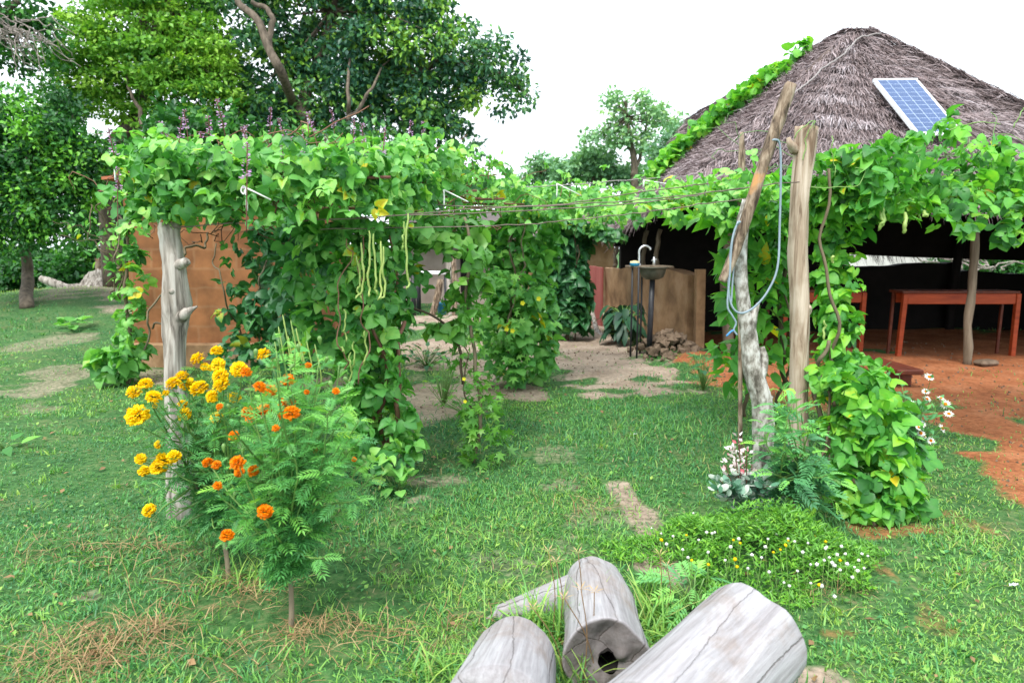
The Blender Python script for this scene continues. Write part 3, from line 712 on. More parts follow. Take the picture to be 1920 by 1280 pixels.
# ------------------------------------------------------------------ thatched hut on the right
FL, FR = W(1288, 352, 7.3), None
FR = np.array([7.62, 7.3, 1.66]); KL = W(1296, 226, 10.9)
BL = W(1150, 432, 11.0); BR = np.array([9.4, 11.2, 1.12])
R1, R2 = W(1594, 58, 9.3), W(1622, 58, 9.3)
FRONT_N = unit(np.cross(FR - FL, R1 - FL))
LEFT_N = unit(np.cross(FL - BL, R1 - BL))
hut = thing('thatched_hut', (4.6, 9.2, 0), 'open mud walled hut with a tall grey thatched roof carrying a solar panel', 'hut')
mb = MB()
thatch_face(mb, FL, FR, R2, R1, 15, 580, lift=.06, seed=5)
thatch_face(mb, BL, FL, R1, KL, 15, 560, lift=.06, seed=6)
thatch_face(mb, FR, BR, R2 + (0, .02, 0), R2, 9, 60, seed=7)
thatch_face(mb, BR, BL - (0, 0, .22), KL + (0, .02, 0), R2 + (0, .02, 0), 9, 90, seed=8)
mb.add(np.array([KL, R1, R1 + (0, .6, -.3), KL + (0, .4, -.3)]), [np.array([[0, 1, 2, 3]])], .3, 1)
hip_cap(mb, FL, R1, .13, .02, 420); hip_cap(mb, FR, R2, .13, .06, 900); hip_cap(mb, R1 - (.06, 0, .05), R2 + (.06, 0, -.05), .14, .05, 1500)
hip_cap(mb, BL, KL, .12, .03, 200); hip_cap(mb, KL, R1, .12, .04, 400)
tube(mb, spline([FR + (0, 0, .02), (FR + R2) / 2 + (0, 0, .03), R2 - (0, 0, .10)], 20), .06, 10, tint=.35, mat=1)
mb.build('roof', [M['thatch'], M['thatch_base'], M['soot_shade']], hut, smooth=False)
WA, WB = np.array([2.32, 8.5, 0]), np.array([1.38, 12.6, 0])
def wl(t): return WA + (WB - WA) * t
_fw = Fbm(21, 2.0, 5)
def mud_wall(mb, a, b, h, th=.2, base=-.1, wob=.03):
    a, b = np.asarray(a, float), np.asarray(b, float); d = unit(b - a); nn = np.array([d[1], -d[0], 0]); L = np.linalg.norm(b - a)
    m, k = max(int(L / .12), 4), 12
    for sg in (1, -1):
        u, v = np.meshgrid(np.linspace(0, 1, m), np.linspace(0, 1, k)); u, v = u.ravel(), v.ravel()
        hh = h + .03 * _fw(u * L * 1.2, u * 0 + a[0])
        z = base + v * (hh - base)
        flare = .05 * (1 - v) ** 4
        p = a + (b - a) * u[:, None] + nn * (sg * (th / 2 + flare + wob * .4 * _fw(u * L, v * 1.3 + sg)))[:, None]
        p[:, 2] = z
        q = np.stack([(np.arange(k - 1)[:, None] * m + np.arange(m - 1)[None]) + c for c in (0, 1, m + 1, m)], -1).reshape(-1, 4)
        mb.add(p, [q if sg > 0 else q[:, ::-1]], .5)
        if sg > 0: top1 = p[-m:]; e1 = p.reshape(k, m, 3)
        else: top2 = p[-m:]; e2 = p.reshape(k, m, 3)
    mb.add(np.vstack([top1, top2]), [np.array([[i, i + 1, m + i + 1, m + i] for i in range(m - 1)])], .5)
    for s in (0, -1):
        mb.add(np.vstack([e1[:, s], e2[:, s]]), [np.array([[i, i + 1, k + i + 1, k + i] for i in range(k - 1)])], .5)
mb = MB(); mud_wall(mb, wl(.72), wl(0.02), 1.05); mb.build('mud_wall', M['mud'], hut)
mb = MB(); mud_wall(mb, (1.72, 10.95, 0), (5.1, 10.95, 0), 1.75); mud_wall(mb, (5.11, 10.95, 0), (7.0, 11.0, 0), 1.07); mud_wall(mb, (7.01, 11.0, 0), (9.2, 11.0, 0), .93); mb.build('back_wall', M['soot_shade'], hut)
mb = MB(); mud_wall(mb, (9.2, 10.9, 0), (7.9, 7.7, 0), 1.5); mb.build('side_wall', M['soot_shade'], hut)
def pole(name, mat, parent, a, b, r0, r1, seg=9, n=14, wob=.012, rough=.05, **k):
    mb = MB(); P = spline([a, (np.asarray(a) + np.asarray(b)) / 2, b], n); P[1:-1] += rng.normal(0, wob, (n - 2, 3)) * (1, 1, 0)
    P = spline(P[::2] if n > 6 else P, n)
    tube(mb, P, np.linspace(r0, r1, n) * (1 + .06 * rng.normal(0, 1, n)), seg, rough=rough)
    return mb.build(name, mat, parent, **k)
pole('post', M['rafter'], hut, W(1813, 684, 7.75) - (0, 0, .05), W(1832, 395, 7.75), .048, .042)
pole('post', M['rafter'], hut, W(1362, 655, 8.3) - (0, 0, .2), W(1368, 372, 8.3), .072, .066)
for px, d in ((1228, 9.6), (1205, 10.3), (1166, 11.0), (1152, 11.2)):
    a = W(px, 500, d); a[2] = 1.0; b = a + (.05, .02, .62 if px > 1190 else .40); pole('post', M['rafter'], hut, a, b, .035, .03)
for x in (4.35, 6.9): pole('post', M['soot_shade'], hut, (x, 10.7, -.05), (x + .05, 10.7, 1.9), .07, .06)
mb = MB(); beam(mb, (2.35, 7.75, 2.02), (7.7, 7.75, 1.80), .09, .09); mb.build('beam', M['soot_shade'], hut, smooth=False)
mb = MB(); beam(mb, (2.33, 8.42, -.02), (2.31, 8.42, 1.06), .11, .11); mb.build('door_jamb', M['mud'], hut, smooth=False)
mb = MB()
for k in range(5):
    a, b = wl(.70 + k * .076), wl(.70 + (k + .965) * .076); off = np.array([-.16, -.04, 0])
    beam(mb, (a + off) + (0, 0, .50), (b + off) + (0, 0, .50), .03, .98 + .02 * (k % 2))
mb.build('door_panel', M['redpaint'], hut, smooth=False)['label'] = 'dull red board panel closing the far end of the mud wall'

# solar panel lying on the front slope
p0 = FL + FRONT_N * .17
tl, tr, br, = [on_plane(x, y, p0, FRONT_N) for x, y in ((1640, 152), (1716, 151), (1813, 250))]
u = tr - tl; v = br - tr; v = v - unit(u) * np.dot(unit(u), v) * .35; bl = tl + v; br = tr + v
panel = thing('solar_panel', (tl + br) / 2, 'blue solar panel with a pale metal frame lying on the thatched roof', 'solar panel')
mb = MB(); nn = FRONT_N
q = np.array([tl, tr, br, bl]); cc = q.mean(0); qi = cc + (q - cc) * .968
mb.add(np.vstack([qi + nn * .02, qi - nn * .01]), [np.array([[3, 2, 1, 0], [4, 5, 6, 7]])])
cells = mb.build('cells', M['solar'], panel, smooth=False)
uvl = cells.data.uv_layers.new(name='UVMap'); uvc = {0: (0, 12), 1: (4, 12), 2: (4, 0), 3: (0, 0)}
for lp in cells.data.loops: uvl.data[lp.index].uv = uvc[lp.vertex_index % 4]
mb = MB()
for i in range(4):
    a, b = q[i], q[(i + 1) % 4]; e = unit(b - a) * .02
    beam(mb, a + (e if i % 2 else -e) * (1 if i % 2 == 0 else 1.2), b - (e if i % 2 else -e) * (1 if i % 2 == 0 else 1.2), .036, .045, bev=.004)
mb.build('frame', M['alu'], panel, smooth=False)
# rope down the hip
mb = MB(); pts = [on_plane(x, y, FL + FRONT_N * .13, FRONT_N) for x, y in ((1652, 62), (1612, 72), (1578, 105), (1543, 128), (1515, 155), (1490, 174))]
tube(mb, spline(pts, 40) + rng.normal(0, .004, (40, 3)), .0095, 6); tag(mb.build('rope', M['ropemat']), 'grey rope lying along the left hip of the thatched roof', 'rope')

# sink on legs outside the mud wall
sk = thing('wash_basin', W(1215, 664, 8.3) * (1, 1, 0), 'round basin with a curved tap on thin dark legs by the mud wall', 'wash basin')
zt = W(1215, 500, 8.3)[2]
def P3(px, z, d): p = W(px, 500, d); p[2] = z; return p
mb = MB(); box(mb, (P3(1182, zt, 8.3) + P3(1252, zt, 8.4)) / 2, (.50, .34, .025), rz(.15), bev=.006); mb.build('counter', M['rafter'], sk, smooth=False)
def lathe(mb, c, prof, seg=20, tint=.5):
    c = np.asarray(c, float); th = np.arange(seg) * 2 * math.pi / seg
    V = np.array([[c[0] + r * math.cos(t), c[1] + r * math.sin(t), c[2] + z] for r, z in prof for t in th]); m = len(prof)
    i = np.arange(m - 1)[:, None] * seg; j = np.arange(seg)[None]; j2 = (j + 1) % seg
    mb.add(V, [np.stack([i + j, i + j2, i + seg + j2, i + seg + j], -1).reshape(-1, 4)], tint)
bc = P3(1224, zt, 8.22)
mb = MB(); lathe(mb, bc - (0, 0, .15), [(.0, .0), (.07, .0), (.13, .03), (.155, .10), (.16, .135), (.18, .14), (.18, .15), (.15, .148), (.13, .06), (.06, .02), (0, .02)]); mb.build('bowl', M['basin'], sk)
mb = MB(); f0 = P3(1198, zt, 8.3); tube(mb, spline([f0, f0 + (0, 0, .10), f0 + (0.0, 0, .19), f0 + (.03, 0, .235), f0 + (.08, 0, .25), f0 + (.125, 0, .225), f0 + (.135, 0, .20)], 26), .0125, 10)
lathe(mb, f0, [(.0, .0), (.026, .0), (.024, .04), (.0, .045)], 12); mb.build('tap', M['chrome'], sk)
mb = MB(); f1 = P3(1226, zt, 8.32); tube(mb, [f1, f1 + (0, 0, .06), f1 + (.0, 0, .12)], [.018, .016, .010], 8); tube(mb, [f1 + (-.03, 0, .075), f1 + (.03, -.02, .09)], .008, 6); mb.build('valve', M['chrome'], sk)
mb = MB(); tube(mb, [bc - (0, 0, .14), bc * (1, 1, 0) - (.02, 0, .02)], [.032, .034], 10); mb.build('drain_pipe', M['iron'], sk)
for px, d in ((1186, 8.22), (1198, 8.12), (1204, 8.4)):
    mb = MB(); tube(mb, [P3(px, zt, d), P3(px, zt * .5, d) + (.004, 0, 0), P3(px, -.02, d)], .012, 7); mb.build('leg', M['iron'], sk)
mb = MB(); c = P3(1190, zt + .012, 8.2); lathe(mb, c, [(0, 0), (.055, 0), (.06, .03), (.06, .035)], 16); tub = mb.build('soap_tub', M['blue'])
tag(tub, 'small blue tub standing on the counter beside the curved tap', 'tub')
mb = MB(); lathe(mb, c + (0, 0, .035), [(.058, 0), (.055, .02), (.0, .03)], 16); mb.build('lid', M['cream'], tub)

# tables and bench in the hut
def table(label, x0, x1, y0, y1, h, rail=.125, lw=.055, mat='rust'):
    t = thing('wooden_table', ((x0 + x1) / 2, (y0 + y1) / 2, 0), label, 'table', 'red wooden tables in the hut')
    mb = MB(); box(mb, ((x0 + x1) / 2, (y0 + y1) / 2 + .03, h), (x1 - x0 + .06, y1 - y0 + .06, .03), bev=.005); mb.build('table_top', M['bench'], t, smooth=False)
    for y in (y0, y1):
        mb = MB(); beam(mb, (x0 + lw / 2 + .002, y, h - .017 - rail / 2), (x1 - lw / 2 - .002, y, h - .017 - rail / 2), .03, rail); mb.build('rail', M[mat], t, smooth=False)
    for x in (x0, x1):
        for y in (y0, y1):
            mb = MB(); s = -.02 if x == x0 else .0; k_ = 1.0 if y == y0 else .6; beam(mb, (x + s * 1.5 + (.012 if x == x0 else -.012) * (y != y0), y, -.02), (x, y, h - .016), lw * k_, lw * k_); mb.build('leg', M[mat] if y == y0 else M['bench'], t, smooth=False)  # back legs take the darker wood: the hut's shade put into their colour
    return t
tp, tq = W(1688, 668, 8.25), W(1897, 668, 8.25)
table('red wooden table with square legs standing in the open hut behind the thin roof post', tp[0], tq[0], 8.25, 8.50, .79)
table('red table standing at the left in the hut behind the broad leaved climber', W(1470, 660, 8.6)[0], W(1612, 660, 8.6)[0], 8.6, 9.2, .78)
bn = thing('low_bench', W(1650, 680, 6.9) * (1, 1, 0), 'low dark red wooden bench at the hut front, its end showing past the climber', 'bench')
a, b = W(1708, 697, 6.35), W(1560, 625, 7.9); a[2] = b[2] = .16
mb = MB(); beam(mb, a, b, .26, .05, bev=.01); mb.build('seat', M['bench'], bn, smooth=False)
for t in (.12, .85):
    p = a + (b - a) * t; mb = MB(); box(mb, (p[0], p[1], .06), (.22, .07, .145), bev=.006); mb.build('leg', M['bench'], bn, smooth=False)
mb = MB(); th = np.linspace(0, 6.28, 9)[:-1]; c = G(1848, 684)
box(mb, c + (0, 0, .025), (.26, .16, .07), rz(.3), bev=.03); tag(mb.build('flat_stone', M['clod'], smooth=False), 'flat stone on the red earth at the foot of the thin roof post', 'stone')

# heap of clods by the mud wall
mb = MB(); c = G(1252, 672); n = 170
T = (np.array([[0, 0, .6], [.5, 0, 0], [0, .5, .1], [-.5, 0, 0], [0, -.5, .1], [0, 0, -.5]]), [np.array([[0, 1, 2], [0, 2, 3], [0, 3, 4], [0, 4, 1], [5, 2, 1], [5, 3, 2], [5, 4, 3], [5, 1, 4]])])
pp = rng.normal(0, 1, (n, 2)) * (.20, .28); rr = np.hypot(pp[:, 0] / .2, pp[:, 1] / .28)
pos = np.stack([c[0] + .05 + pp[:, 0], c[1] + .2 + pp[:, 1], .25 * np.exp(-rr ** 2 / 2) + .05 * rng.uniform(0, 1, n)], -1)
inst(mb, T, pos, frames(jit(n, 1), jit(n, 1)), rng.uniform(.05, .15, n), rng.uniform(0, 1, n))
tag(mb.build('clod_heap', M['clod'], smooth=False), 'heap of brown earth clods at the foot of the mud wall', 'soil heap', kind='stuff')

# ------------------------------------------------------------------ mud brick shed on the left, behind the arbour
sx0, sx1, sx2 = W(248, 600, 7.6)[0], W(498, 600, 7.6)[0], W(578, 600, 7.5)[0]
shed = thing('brick_shed', ((sx0 + sx2) / 2, 8.6, 0), 'orange mud brick shed half hidden behind the bean arbour at the left', 'shed')
mb = MB(); box(mb, ((sx0 + sx1) / 2, 8.7, 1.02), (sx1 - sx0, 2.2, 2.1)); mb.build('wall', M['brick'], shed, smooth=False)
mb = MB(); box(mb, ((sx1 + sx2) / 2 + .005, 8.52, .99), (sx2 - sx1 - .01, 2.1, 2.2)); mb.build('side_wall', M['brick'], shed, smooth=False)
mb = MB(); box(mb, ((sx0 + sx1) / 2, 7.555, .12), (sx1 - sx0 + .06, .09, .30), bev=.02); mb.build('plinth', M['mud'], shed, smooth=False)
mb = MB(); xm = W(402, 265, 8)[0]; e = .04; zr = 2.30
for sg in (-1, 1):
    xa = sx0 - e if sg < 0 else sx2 + e
    for k in range(7):
        t0, t1 = k / 7, (k + 1) / 7
        za = lambda t: 2.0 + (zr - 2.0) * t
        P = [(xa + (xm - xa) * t0, 7.3, za(t0)), (xa + (xm - xa) * t1, 7.3, za(t1)), (xa + (xm - xa) * t1, 10, za(t1)), (xa + (xm - xa) * t0, 10, za(t0))]
        P = np.array(P); up = np.array([0, 0, .05]); P2 = P.copy(); P2[[0, 3]] += up * .6
        mb.add(np.vstack([P2, P2 + up * .6]), [np.array([[0, 1, 2, 3], [7, 6, 5, 4], [0, 4, 5, 1], [3, 2, 6, 7], [0, 3, 7, 4]])])
mb.build('roof', M['tile'], shed, smooth=False)

# ------------------------------------------------------------------ far buildings
fs = thing('thatched_shed', (1.0, 14.8, 0), 'low thatched shed with a white gutter pole, far behind between the arbour and the hut', 'shed')
mb = MB(); a, b = W(985, 446, 14), W(1185, 440, 14)
thatch_face(mb, a, b, W(1165, 388, 15.6), W(1005, 392, 15.6), 6, 70, lift=.05, seed=12)
thatch_face(mb, b + (0, 3.2, 0), a + (0, 3.2, 0), W(1005, 392, 15.62), W(1165, 388, 15.62), 5, 40, lift=.05, seed=13)
mb.build('roof', [M['thatch'], M['thatch_base'], M['soot_shade']], fs, smooth=False)
mb = MB(); mud_wall(mb, (.35, 14.9, 0), (2.2, 14.9, 0), 1.45); mb.build('wall', M['mud'], fs)
mb = MB(); tube(mb, [W(988, 448, 13.85), W(1180, 432, 13.85)], .03, 8); mb.build('gutter', M['white'], fs)
fh = thing('plastered_house', (-1.3, 16.4, 0), 'dull plastered house with a grey sheet roof, far behind the thin gourd stake', 'house')
mb = MB(); box(mb, (-1.0, 17.2, .75), (3.4, 2.4, 1.7)); mb.build('wall', M['dullwall'], fh, smooth=False)
mb = MB(); v = np.array([[-2.9, 15.5, 1.52], [.9, 15.5, 1.48], [.9, 17.2, 2.1], [-2.9, 17.2, 2.1], [-2.9, 19, 1.5], [.9, 19, 1.5]]); v2 = v + (0, 0, .08)
mb.add(np.vstack([v, v2]), [np.array([[3, 2, 1, 0], [5, 2, 3, 4], [6, 7, 8, 9], [10, 9, 8, 11], [0, 1, 7, 6]])]); mb.build('roof', M['roofgrey'], fh, smooth=False)
mb = MB(); box(mb, (-.95, 15.98, .72), (.5, .06, .9), bev=.01); mb.build('window', M['soot_shade'], fh, smooth=False)
ph = thing('pale_house', (11.5, 22, 0), 'pale house glimpsed through the gap above the back wall of the hut', 'house')
mb = MB(); box(mb, (11.2, 22.5, .8), (3.6, 3, 1.8)); mb.build('wall', M['palewall'], ph, smooth=False)
mb = MB(); v = np.array([[9.2, 20.8, 1.7], [13.2, 20.8, 1.7], [13.2, 22.5, 2.9], [9.2, 22.5, 2.9], [9.2, 24.2, 1.7], [13.2, 24.2, 1.7]])
mb.add(np.vstack([v, v + (0, 0, .1)]), [np.array([[3, 2, 1, 0], [5, 2, 3, 4], [6, 7, 8, 9], [10, 9, 8, 11]])]); mb.build('roof', M['palewall'], ph, smooth=False)
# work table and timber under the arbour, in the background
wt = thing('work_table', (-1.55, 12.6, .1), 'white topped work table on dark posts in the yard behind the arbour', 'table')
zt2 = W(800, 512, 12.6)[2]; xa, xb = W(772, 512, 12.6)[0], W(848, 512, 12.6)[0]
mb = MB(); box(mb, ((xa + xb) / 2, 12.8, zt2), (xb - xa, .7, .04), bev=.008); mb.build('table_top', M['white'], wt, smooth=False)
for x, y in ((xa + .04, 12.5), (xb - .1, 12.5), (xa + .05, 13.1), (xb - .05, 13.1)):
    mb = MB(); tube(mb, [(x, y, -.02), (x, y, zt2 - .02)], .045, 8); mb.build('leg', M['iron'], wt)
mb = MB(); lathe(mb, W(832, 588, 12.3), [(0, 0), (.10, 0), (.125, .2), (.13, .2), (.12, .19), (.09, .02), (0, .02)], 18); tag(mb.build('bucket', M['blue']), 'dark blue bucket on the sand beside the white topped table', 'bucket')
for k, (px, py, pz, px2, pz2, r, lab) in enumerate([(805, 590, -.03, 826, .75, .06, 'reddish plank leaning against the white topped work table'), (842, 590, -.03, 840, 1.3, .055, 'upright grey post standing right of the blue bucket'), (851, 592, -.03, 850, 1.2, .05, 'upright brown post, rightmost beside the blue bucket')]):
    g = W(px, py, 12.1); a = g * (1, 1, 0) + (0, 0, pz); b = W(px2, 500, 12.2); b[2] = pz2
    mb = MB(); tube(mb, spline([a, (a + b) / 2 + (.02, 0, 0), b], 8), r, 8, rough=.06); tag(mb.build('wooden_post', M['post_brown'] if k != 1 else M['post']), lab, 'post')

# ------------------------------------------------------------------ posts of the arbour and the trellis
def gnarled(name, mat, pts, rads, label, cat='post', n=46, seg=16, knots=(), tip=True, group=None):
    P = spline(pts, n); rr = np.interp(np.linspace(0, 1, n), np.linspace(0, 1, len(rads)), rads)
    o_ = P[0].copy(); fb = Fbm(int(abs(pts[0][0]) * 1000) % 9999, 3.0, 4)
    mb = MB(); tube(mb, P, rr, seg, tint=.5)
    V = mb.v[0].reshape(n, seg, 3); c = P[:, None, :]
    th = np.arange(seg) * 2 * math.pi / seg
    k = 1 + .07 * fb(np.cos(th)[None] * 1.2 + np.arange(n)[:, None] * .12, np.sin(th)[None] * 1.2 + np.arange(n)[:, None] * .05) + .03 * rng.normal(0, 1, (1, seg))
    V = c + (V - c) * k[..., None]
    V[-1, :, 2] += rng.uniform(-.006, .006, seg)
    mb.v[0] = V.reshape(-1, 3)
    for pts2, r2 in knots:
        m2 = 10; Q = spline(pts2, m2); tube(mb, Q, np.interp(np.linspace(0, 1, m2), np.linspace(0, 1, len(r2)), r2), 9, rough=.05)
    o = mb.build(name, mat, loc=o_); return tag(o, label, cat, group)
d = 3.24
base = G(336, 975); base[2] -= .05
lp = [base] + [W(x, y, d) for x, y in ((333, 880), (330, 740), (327, 640), (331, 570), (325, 500), (319, 440), (316, 418))]
gnarled('weathered_post', M['post'], lp, [.058, .052, .050, .052, .060, .050, .046, .050],
        'grey weathered post with knots holding up the left arbour behind the marigolds',
        knots=[([W(328, 600, d), W(346, 588, d - .03), W(357, 581, d - .035), W(370, 574, d - .04)], [.040, .026, .015, .004]), ([W(322, 500, d), W(338, 496, d - .035), W(348, 491, d - .05), W(353, 494, d - .06)], [.03, .024, .021, .012]),
               ([W(326, 540, d), W(321, 547, d - .06)], [.03, .012]), ([W(322, 590, d), W(308, 585, d - .02)], [.03, .008]), ([W(322, 445, d), W(305, 428, d)], [.03, .012])])
d = 3.72
base = G(1497, 905); base[2] -= .04; d = base[1]
gnarled('pale_post', M['post_pale'], [base] + [W(x, y, d) for x, y in ((1497, 800), (1497, 700), (1500, 580), (1496, 470), (1499, 380), (1507, 300), (1513, 238))],
        [.062, .056, .053, .052, .053, .052, .054, .058, .06], 'thick pale post with a sawn top, right of the lichen covered branch',
        knots=[([W(1510, 580, d), W(1517, 576, d - .05)], [.04, .012]), ([W(1492, 282, d), W(1482, 270, d - .02), W(1478, 258, d - .02)], [.03, .02, .01])])
d = 3.55
base = G(1432, 935); base[2] -= .04; d = base[1]
gnarled('forked_branch', M['lichen'], [base] + [W(x, y, d) for x, y in ((1430, 850), (1430, 760), (1412, 690), (1403, 620), (1393, 560), (1388, 480), (1393, 420), (1404, 375))],
        [.058, .055, .058, .052, .048, .038, .034, .034, .034, .030], 'white lichen covered forked branch set upright in the lawn',
        knots=[([W(1404, 610, d), W(1413, 590, d - .01), W(1422, 568, d - .01)], [.04, .022, .008]), ([W(1421, 712, d), W(1432, 675, d), W(1429, 650, d)], [.04, .024, .012]), ([W(1432, 770, d), W(1447, 742, d - .02)], [.03, .010])])
gnarled('leaning_pole', M['post_brown'], [W(x, y, d - .09) for x, y in ((1354, 528), (1375, 480), (1403, 400), (1428, 320), (1455, 240), (1483, 158))],
        [.020, .024, .027, .029, .030, .029], 'brown pole leaning across the lichen covered branch, its tip highest of the posts', 'pole', seg=12)
base = W(1391, 800, 4.3) * (1, 1, 0); base[2] = -.04
gnarled('dark_stake', M['post_brown'], [base, W(1388, 600, 4.3), W(1386, 400, 4.3), W(1390, 330, 4.3), W(1391, 247, 4.3)], [.013, .016, .026, .028, .012], 'short dark brown stake with a splintered top, left of the leaning pole', 'stake', seg=10)
base = W(870, 880, 4.1) * (1, 1, 0); base[2] = -.04

# cable hung on the leaning pole
d = 3.42
mb = MB()
tube(mb, spline([W(x, y, d + k) for x, y, k in ((1444, 268, 0), (1452, 262, -.02), (1462, 272, 0), (1464, 330, 0), (1462, 420, 0), (1458, 500, 0), (1440, 545, 0), (1415, 575, 0), (1390, 587, 0), (1373, 575, 0), (1366, 540, .0), (1370, 470, 0), (1378, 430, 0), (1388, 415, -.03))], 70), .0055, 8)
tube(mb, spline([W(x, y, d - .01) for x, y in ((1384, 415), (1373, 450), (1368, 520), (1364, 572), (1372, 590), (1380, 605), (1376, 618), (1382, 628))], 40), .005, 8)
tube(mb, spline([W(x, y, d + .02) for x, y in ((1390, 420), (1380, 450), (1374, 520), (1371, 570))], 20), .005, 8)
cb = mb.build('cable', M['cable'], loc=W(1444, 268, d)); tag(cb, 'grey blue cable hung in a long loop on the leaning pole', 'cable')
mb = MB(); tube(mb, spline([W(x, y, d - .01) for x, y in ((1377, 618), (1370, 622), (1362, 630))], 8), .005, 6); mb.build('core_wire', M['bluewire'], cb)

# wires between the arbour and the right posts
for pts, lab, mat, r in [
    (((320, 425), 3.2, (760, 405), 3.4, (1150, 385), 3.45, (1390, 352), 3.5), 'rusty wire from the left post to the lichen covered branch, second lowest of the wires', 'wire', .003),
    (((500, 420), 3.5, (900, 392), 3.6, (1200, 375), 3.7, (1500, 340), 3.7), 'rusty wire ending at the thick pale post, strung across the gap', 'wire', .003),
    (((420, 360), 4.0, (950, 388), 4.1, (1190, 362), 4.2, (1390, 335), 4.3), 'rusty twisted wire ending at the dark stake', 'wire', .0034),
    (((600, 430), 3.5, (950, 422), 3.6, (1170, 402), 3.6, (1400, 372), 3.55), 'lowest rusty wire strung across the gap below the other wires', 'wire', .0028),
    (((760, 354), 5.6, (1000, 350), 5.6, (1200, 336), 5.8, (1300, 330), 6.6), 'thin pale wire running from the arbour to the hut eave', 'ropemat', .004)]:
    P = [W(p[0], p[1], dd) for p, dd in zip(pts[0::2], pts[1::2])]
    mb = MB(); tube(mb, spline(P, 40) + rng.normal(0, .002, (40, 3)), r, 5)
    tag(mb.build('trellis_wire', M[mat]), lab, 'wire', 'wires strung between the arbour and the right posts')
mb = MB(); tube(mb, [W(1207, 338, 6), W(1262, 347, 6.2), W(1290, 352, 7.0)], .006, 6); tube(mb, [W(1207, 338, 6), W(1207, 345, 6), W(1206, 352, 6)], .008, 6)
tag(mb.build('tie_string', M['string']), 'white string tied near the eave of the hut', 'string', 'white ties on the wires')
def tie(px, py, d, ln, lab, loop=True):
    mb = MB(); a = W(px, py, d); s = d / FPX
    tube(mb, spline([a, a + np.array([.5, 0, -ln * .5]) * (s, 1, s), a + np.array([0, 0, -ln]) * (s, 1, s)], 8), .005, 6)
    if loop: tube(mb, spline([a, a + np.array([-5, 0, 3]) * (s, 1, s), a + np.array([-9, 0, -6]) * (s, 1, s), a + np.array([-4, 0, -12]) * (s, 1, s), a + np.array([-2, 0, -4]) * (s, 1, s)], 14), .004, 6)
    tube(mb, [a, a + np.array([45, 0, -22]) * (s, 1, s)], .004, 5)
    tag(mb.build('tie_string', M['string']), lab, 'string', 'white ties on the wires')
tie(461, 352, 3.12, 42, 'white knotted string hanging on the front of the bean arbour above the marigolds')
tie(213, 292, 3.35, 44, 'white knotted string at the far left corner of the bean arbour')
tie(832, 356, 3.9, 28, 'short white string hanging from a wire above the thin gourd stake', False)
tie(1044, 344, 5.3, 24, 'short white string on the arbour edge between the gourd columns', False)

# ------------------------------------------------------------------ logs in the foreground
def log(name, label, a, b, ra, rb, seed, hollow=False, n=44, seg=40, round_end=.5, flat=1.0, flare=0):
    """the log runs from a (near end) to b (far end); it is built along its own Y axis so that its grain follows it"""
    a, b = np.asarray(a, float), np.asarray(b, float); L = np.linalg.norm(b - a); fb = Fbm(seed, 1.7, 3, .45)
    th = np.arange(seg) * 2 * math.pi / seg
    prof = []
    cap = 12
    for k in range(cap): ph = (1 - k / cap) * math.pi / 2; prof.append((-(math.sin(ph)) * ra * round_end * .5 if not hollow else 0, math.cos(ph) if not hollow else .23 + .77 * k / cap, 1))
    for k in range(n): prof.append((L * k / (n - 1), 1, 0))
    for k in range(1, cap + 1): ph = k / cap * math.pi / 2; prof.append((L + math.sin(ph) ** .8 * rb * round_end, math.cos(ph) ** (.62 if round_end < .4 else .85), .55 * (k / cap) ** 2))
    V = []
    for y, s, c in prof:
        t = np.clip(y / L, 0, 1); r = ra + (rb - ra) * t
        if flare: r = r * (1 + flare * np.exp(-((t - .72) / .2) ** 2))
        w = 1 + .06 * fb(np.cos(th) * .9 + t * .5, np.sin(th) * .9 + t * .35) + .010 * fb(np.cos(th) * 4 + t * 2, np.sin(th) * 4)
        w = w - .012 * np.exp(-((np.sin(th * 1 + seed + .5 * np.sin(t * 3))) / .05) ** 2) * (s > .8)
        V.append(np.stack([r * s * w * np.cos(th), np.full(seg, y) + .012 * fb(np.cos(th) * 2 * s, np.sin(th) * 2 * s) * (1 - s) * 3, r * s * w * np.sin(th) * flat], -1))
    V = np.array(V); m = len(V)
    i = np.arange(m - 1)[:, None] * seg; j = np.arange(seg)[None]; j2 = (j + 1) % seg
    q = np.stack([i + j, i + j2, i + seg + j2, i + seg + j], -1).reshape(-1, 4)
    tint = np.repeat(np.array([p[2] * (.75 if hollow else .25) for p in prof]), seg)
    mb = MB(); mb.add(V.reshape(-1, 3), [q[:, ::-1], np.arange(seg)[None] + (m - 1) * seg] + ([] if hollow else [np.arange(seg)[::-1][None]]), tint)
    dirv = Vector(b - a); rot = dirv.to_track_quat('Y', 'Z').to_euler()
    o = mb.build(name, M['log'], loc=a, rot=rot); tag(o, label, 'log', 'bare logs in the foreground')
    if hollow:
        mb = MB(); prof = [(0, .24), (.04, .22), (.12, .2), (.25, .18), (.26, 0.02)]
        V = np.array([np.stack([ra * s * np.cos(th) * (1 + .1 * fb(np.cos(th) * 2, np.sin(th) * 2)), np.full(seg, y + .003), ra * s * np.sin(th) * 1.05 * (1 + .1 * fb(np.cos(th) * 2, np.sin(th) * 2))], -1) for y, s in prof]); m = len(prof)
        i = np.arange(m - 1)[:, None] * seg
        mb.add(V.reshape(-1, 3), [np.stack([i + j, i + seg + j, i + seg + j2, i + j2], -1).reshape(-1, 4), np.arange(seg)[None] + (m - 1) * seg])
        c = mb.build('hollow', M['hollow_dark'], loc=(0, 0, 0)); c.parent = o
    return o
log('grey_log', 'grey log with a dark hollow in its near end', W(1141, 1242, 1.98), W(1118, 1100, 2.52), .138, .112, 3, hollow=True, round_end=.75, flare=.10)
log('grey_log', 'short rounded pale log at the left, nearest the bottom edge of the picture', W(935, 1350, 1.62), W(968, 1240, 1.96), .150, .136, 7, round_end=.72, n=26)
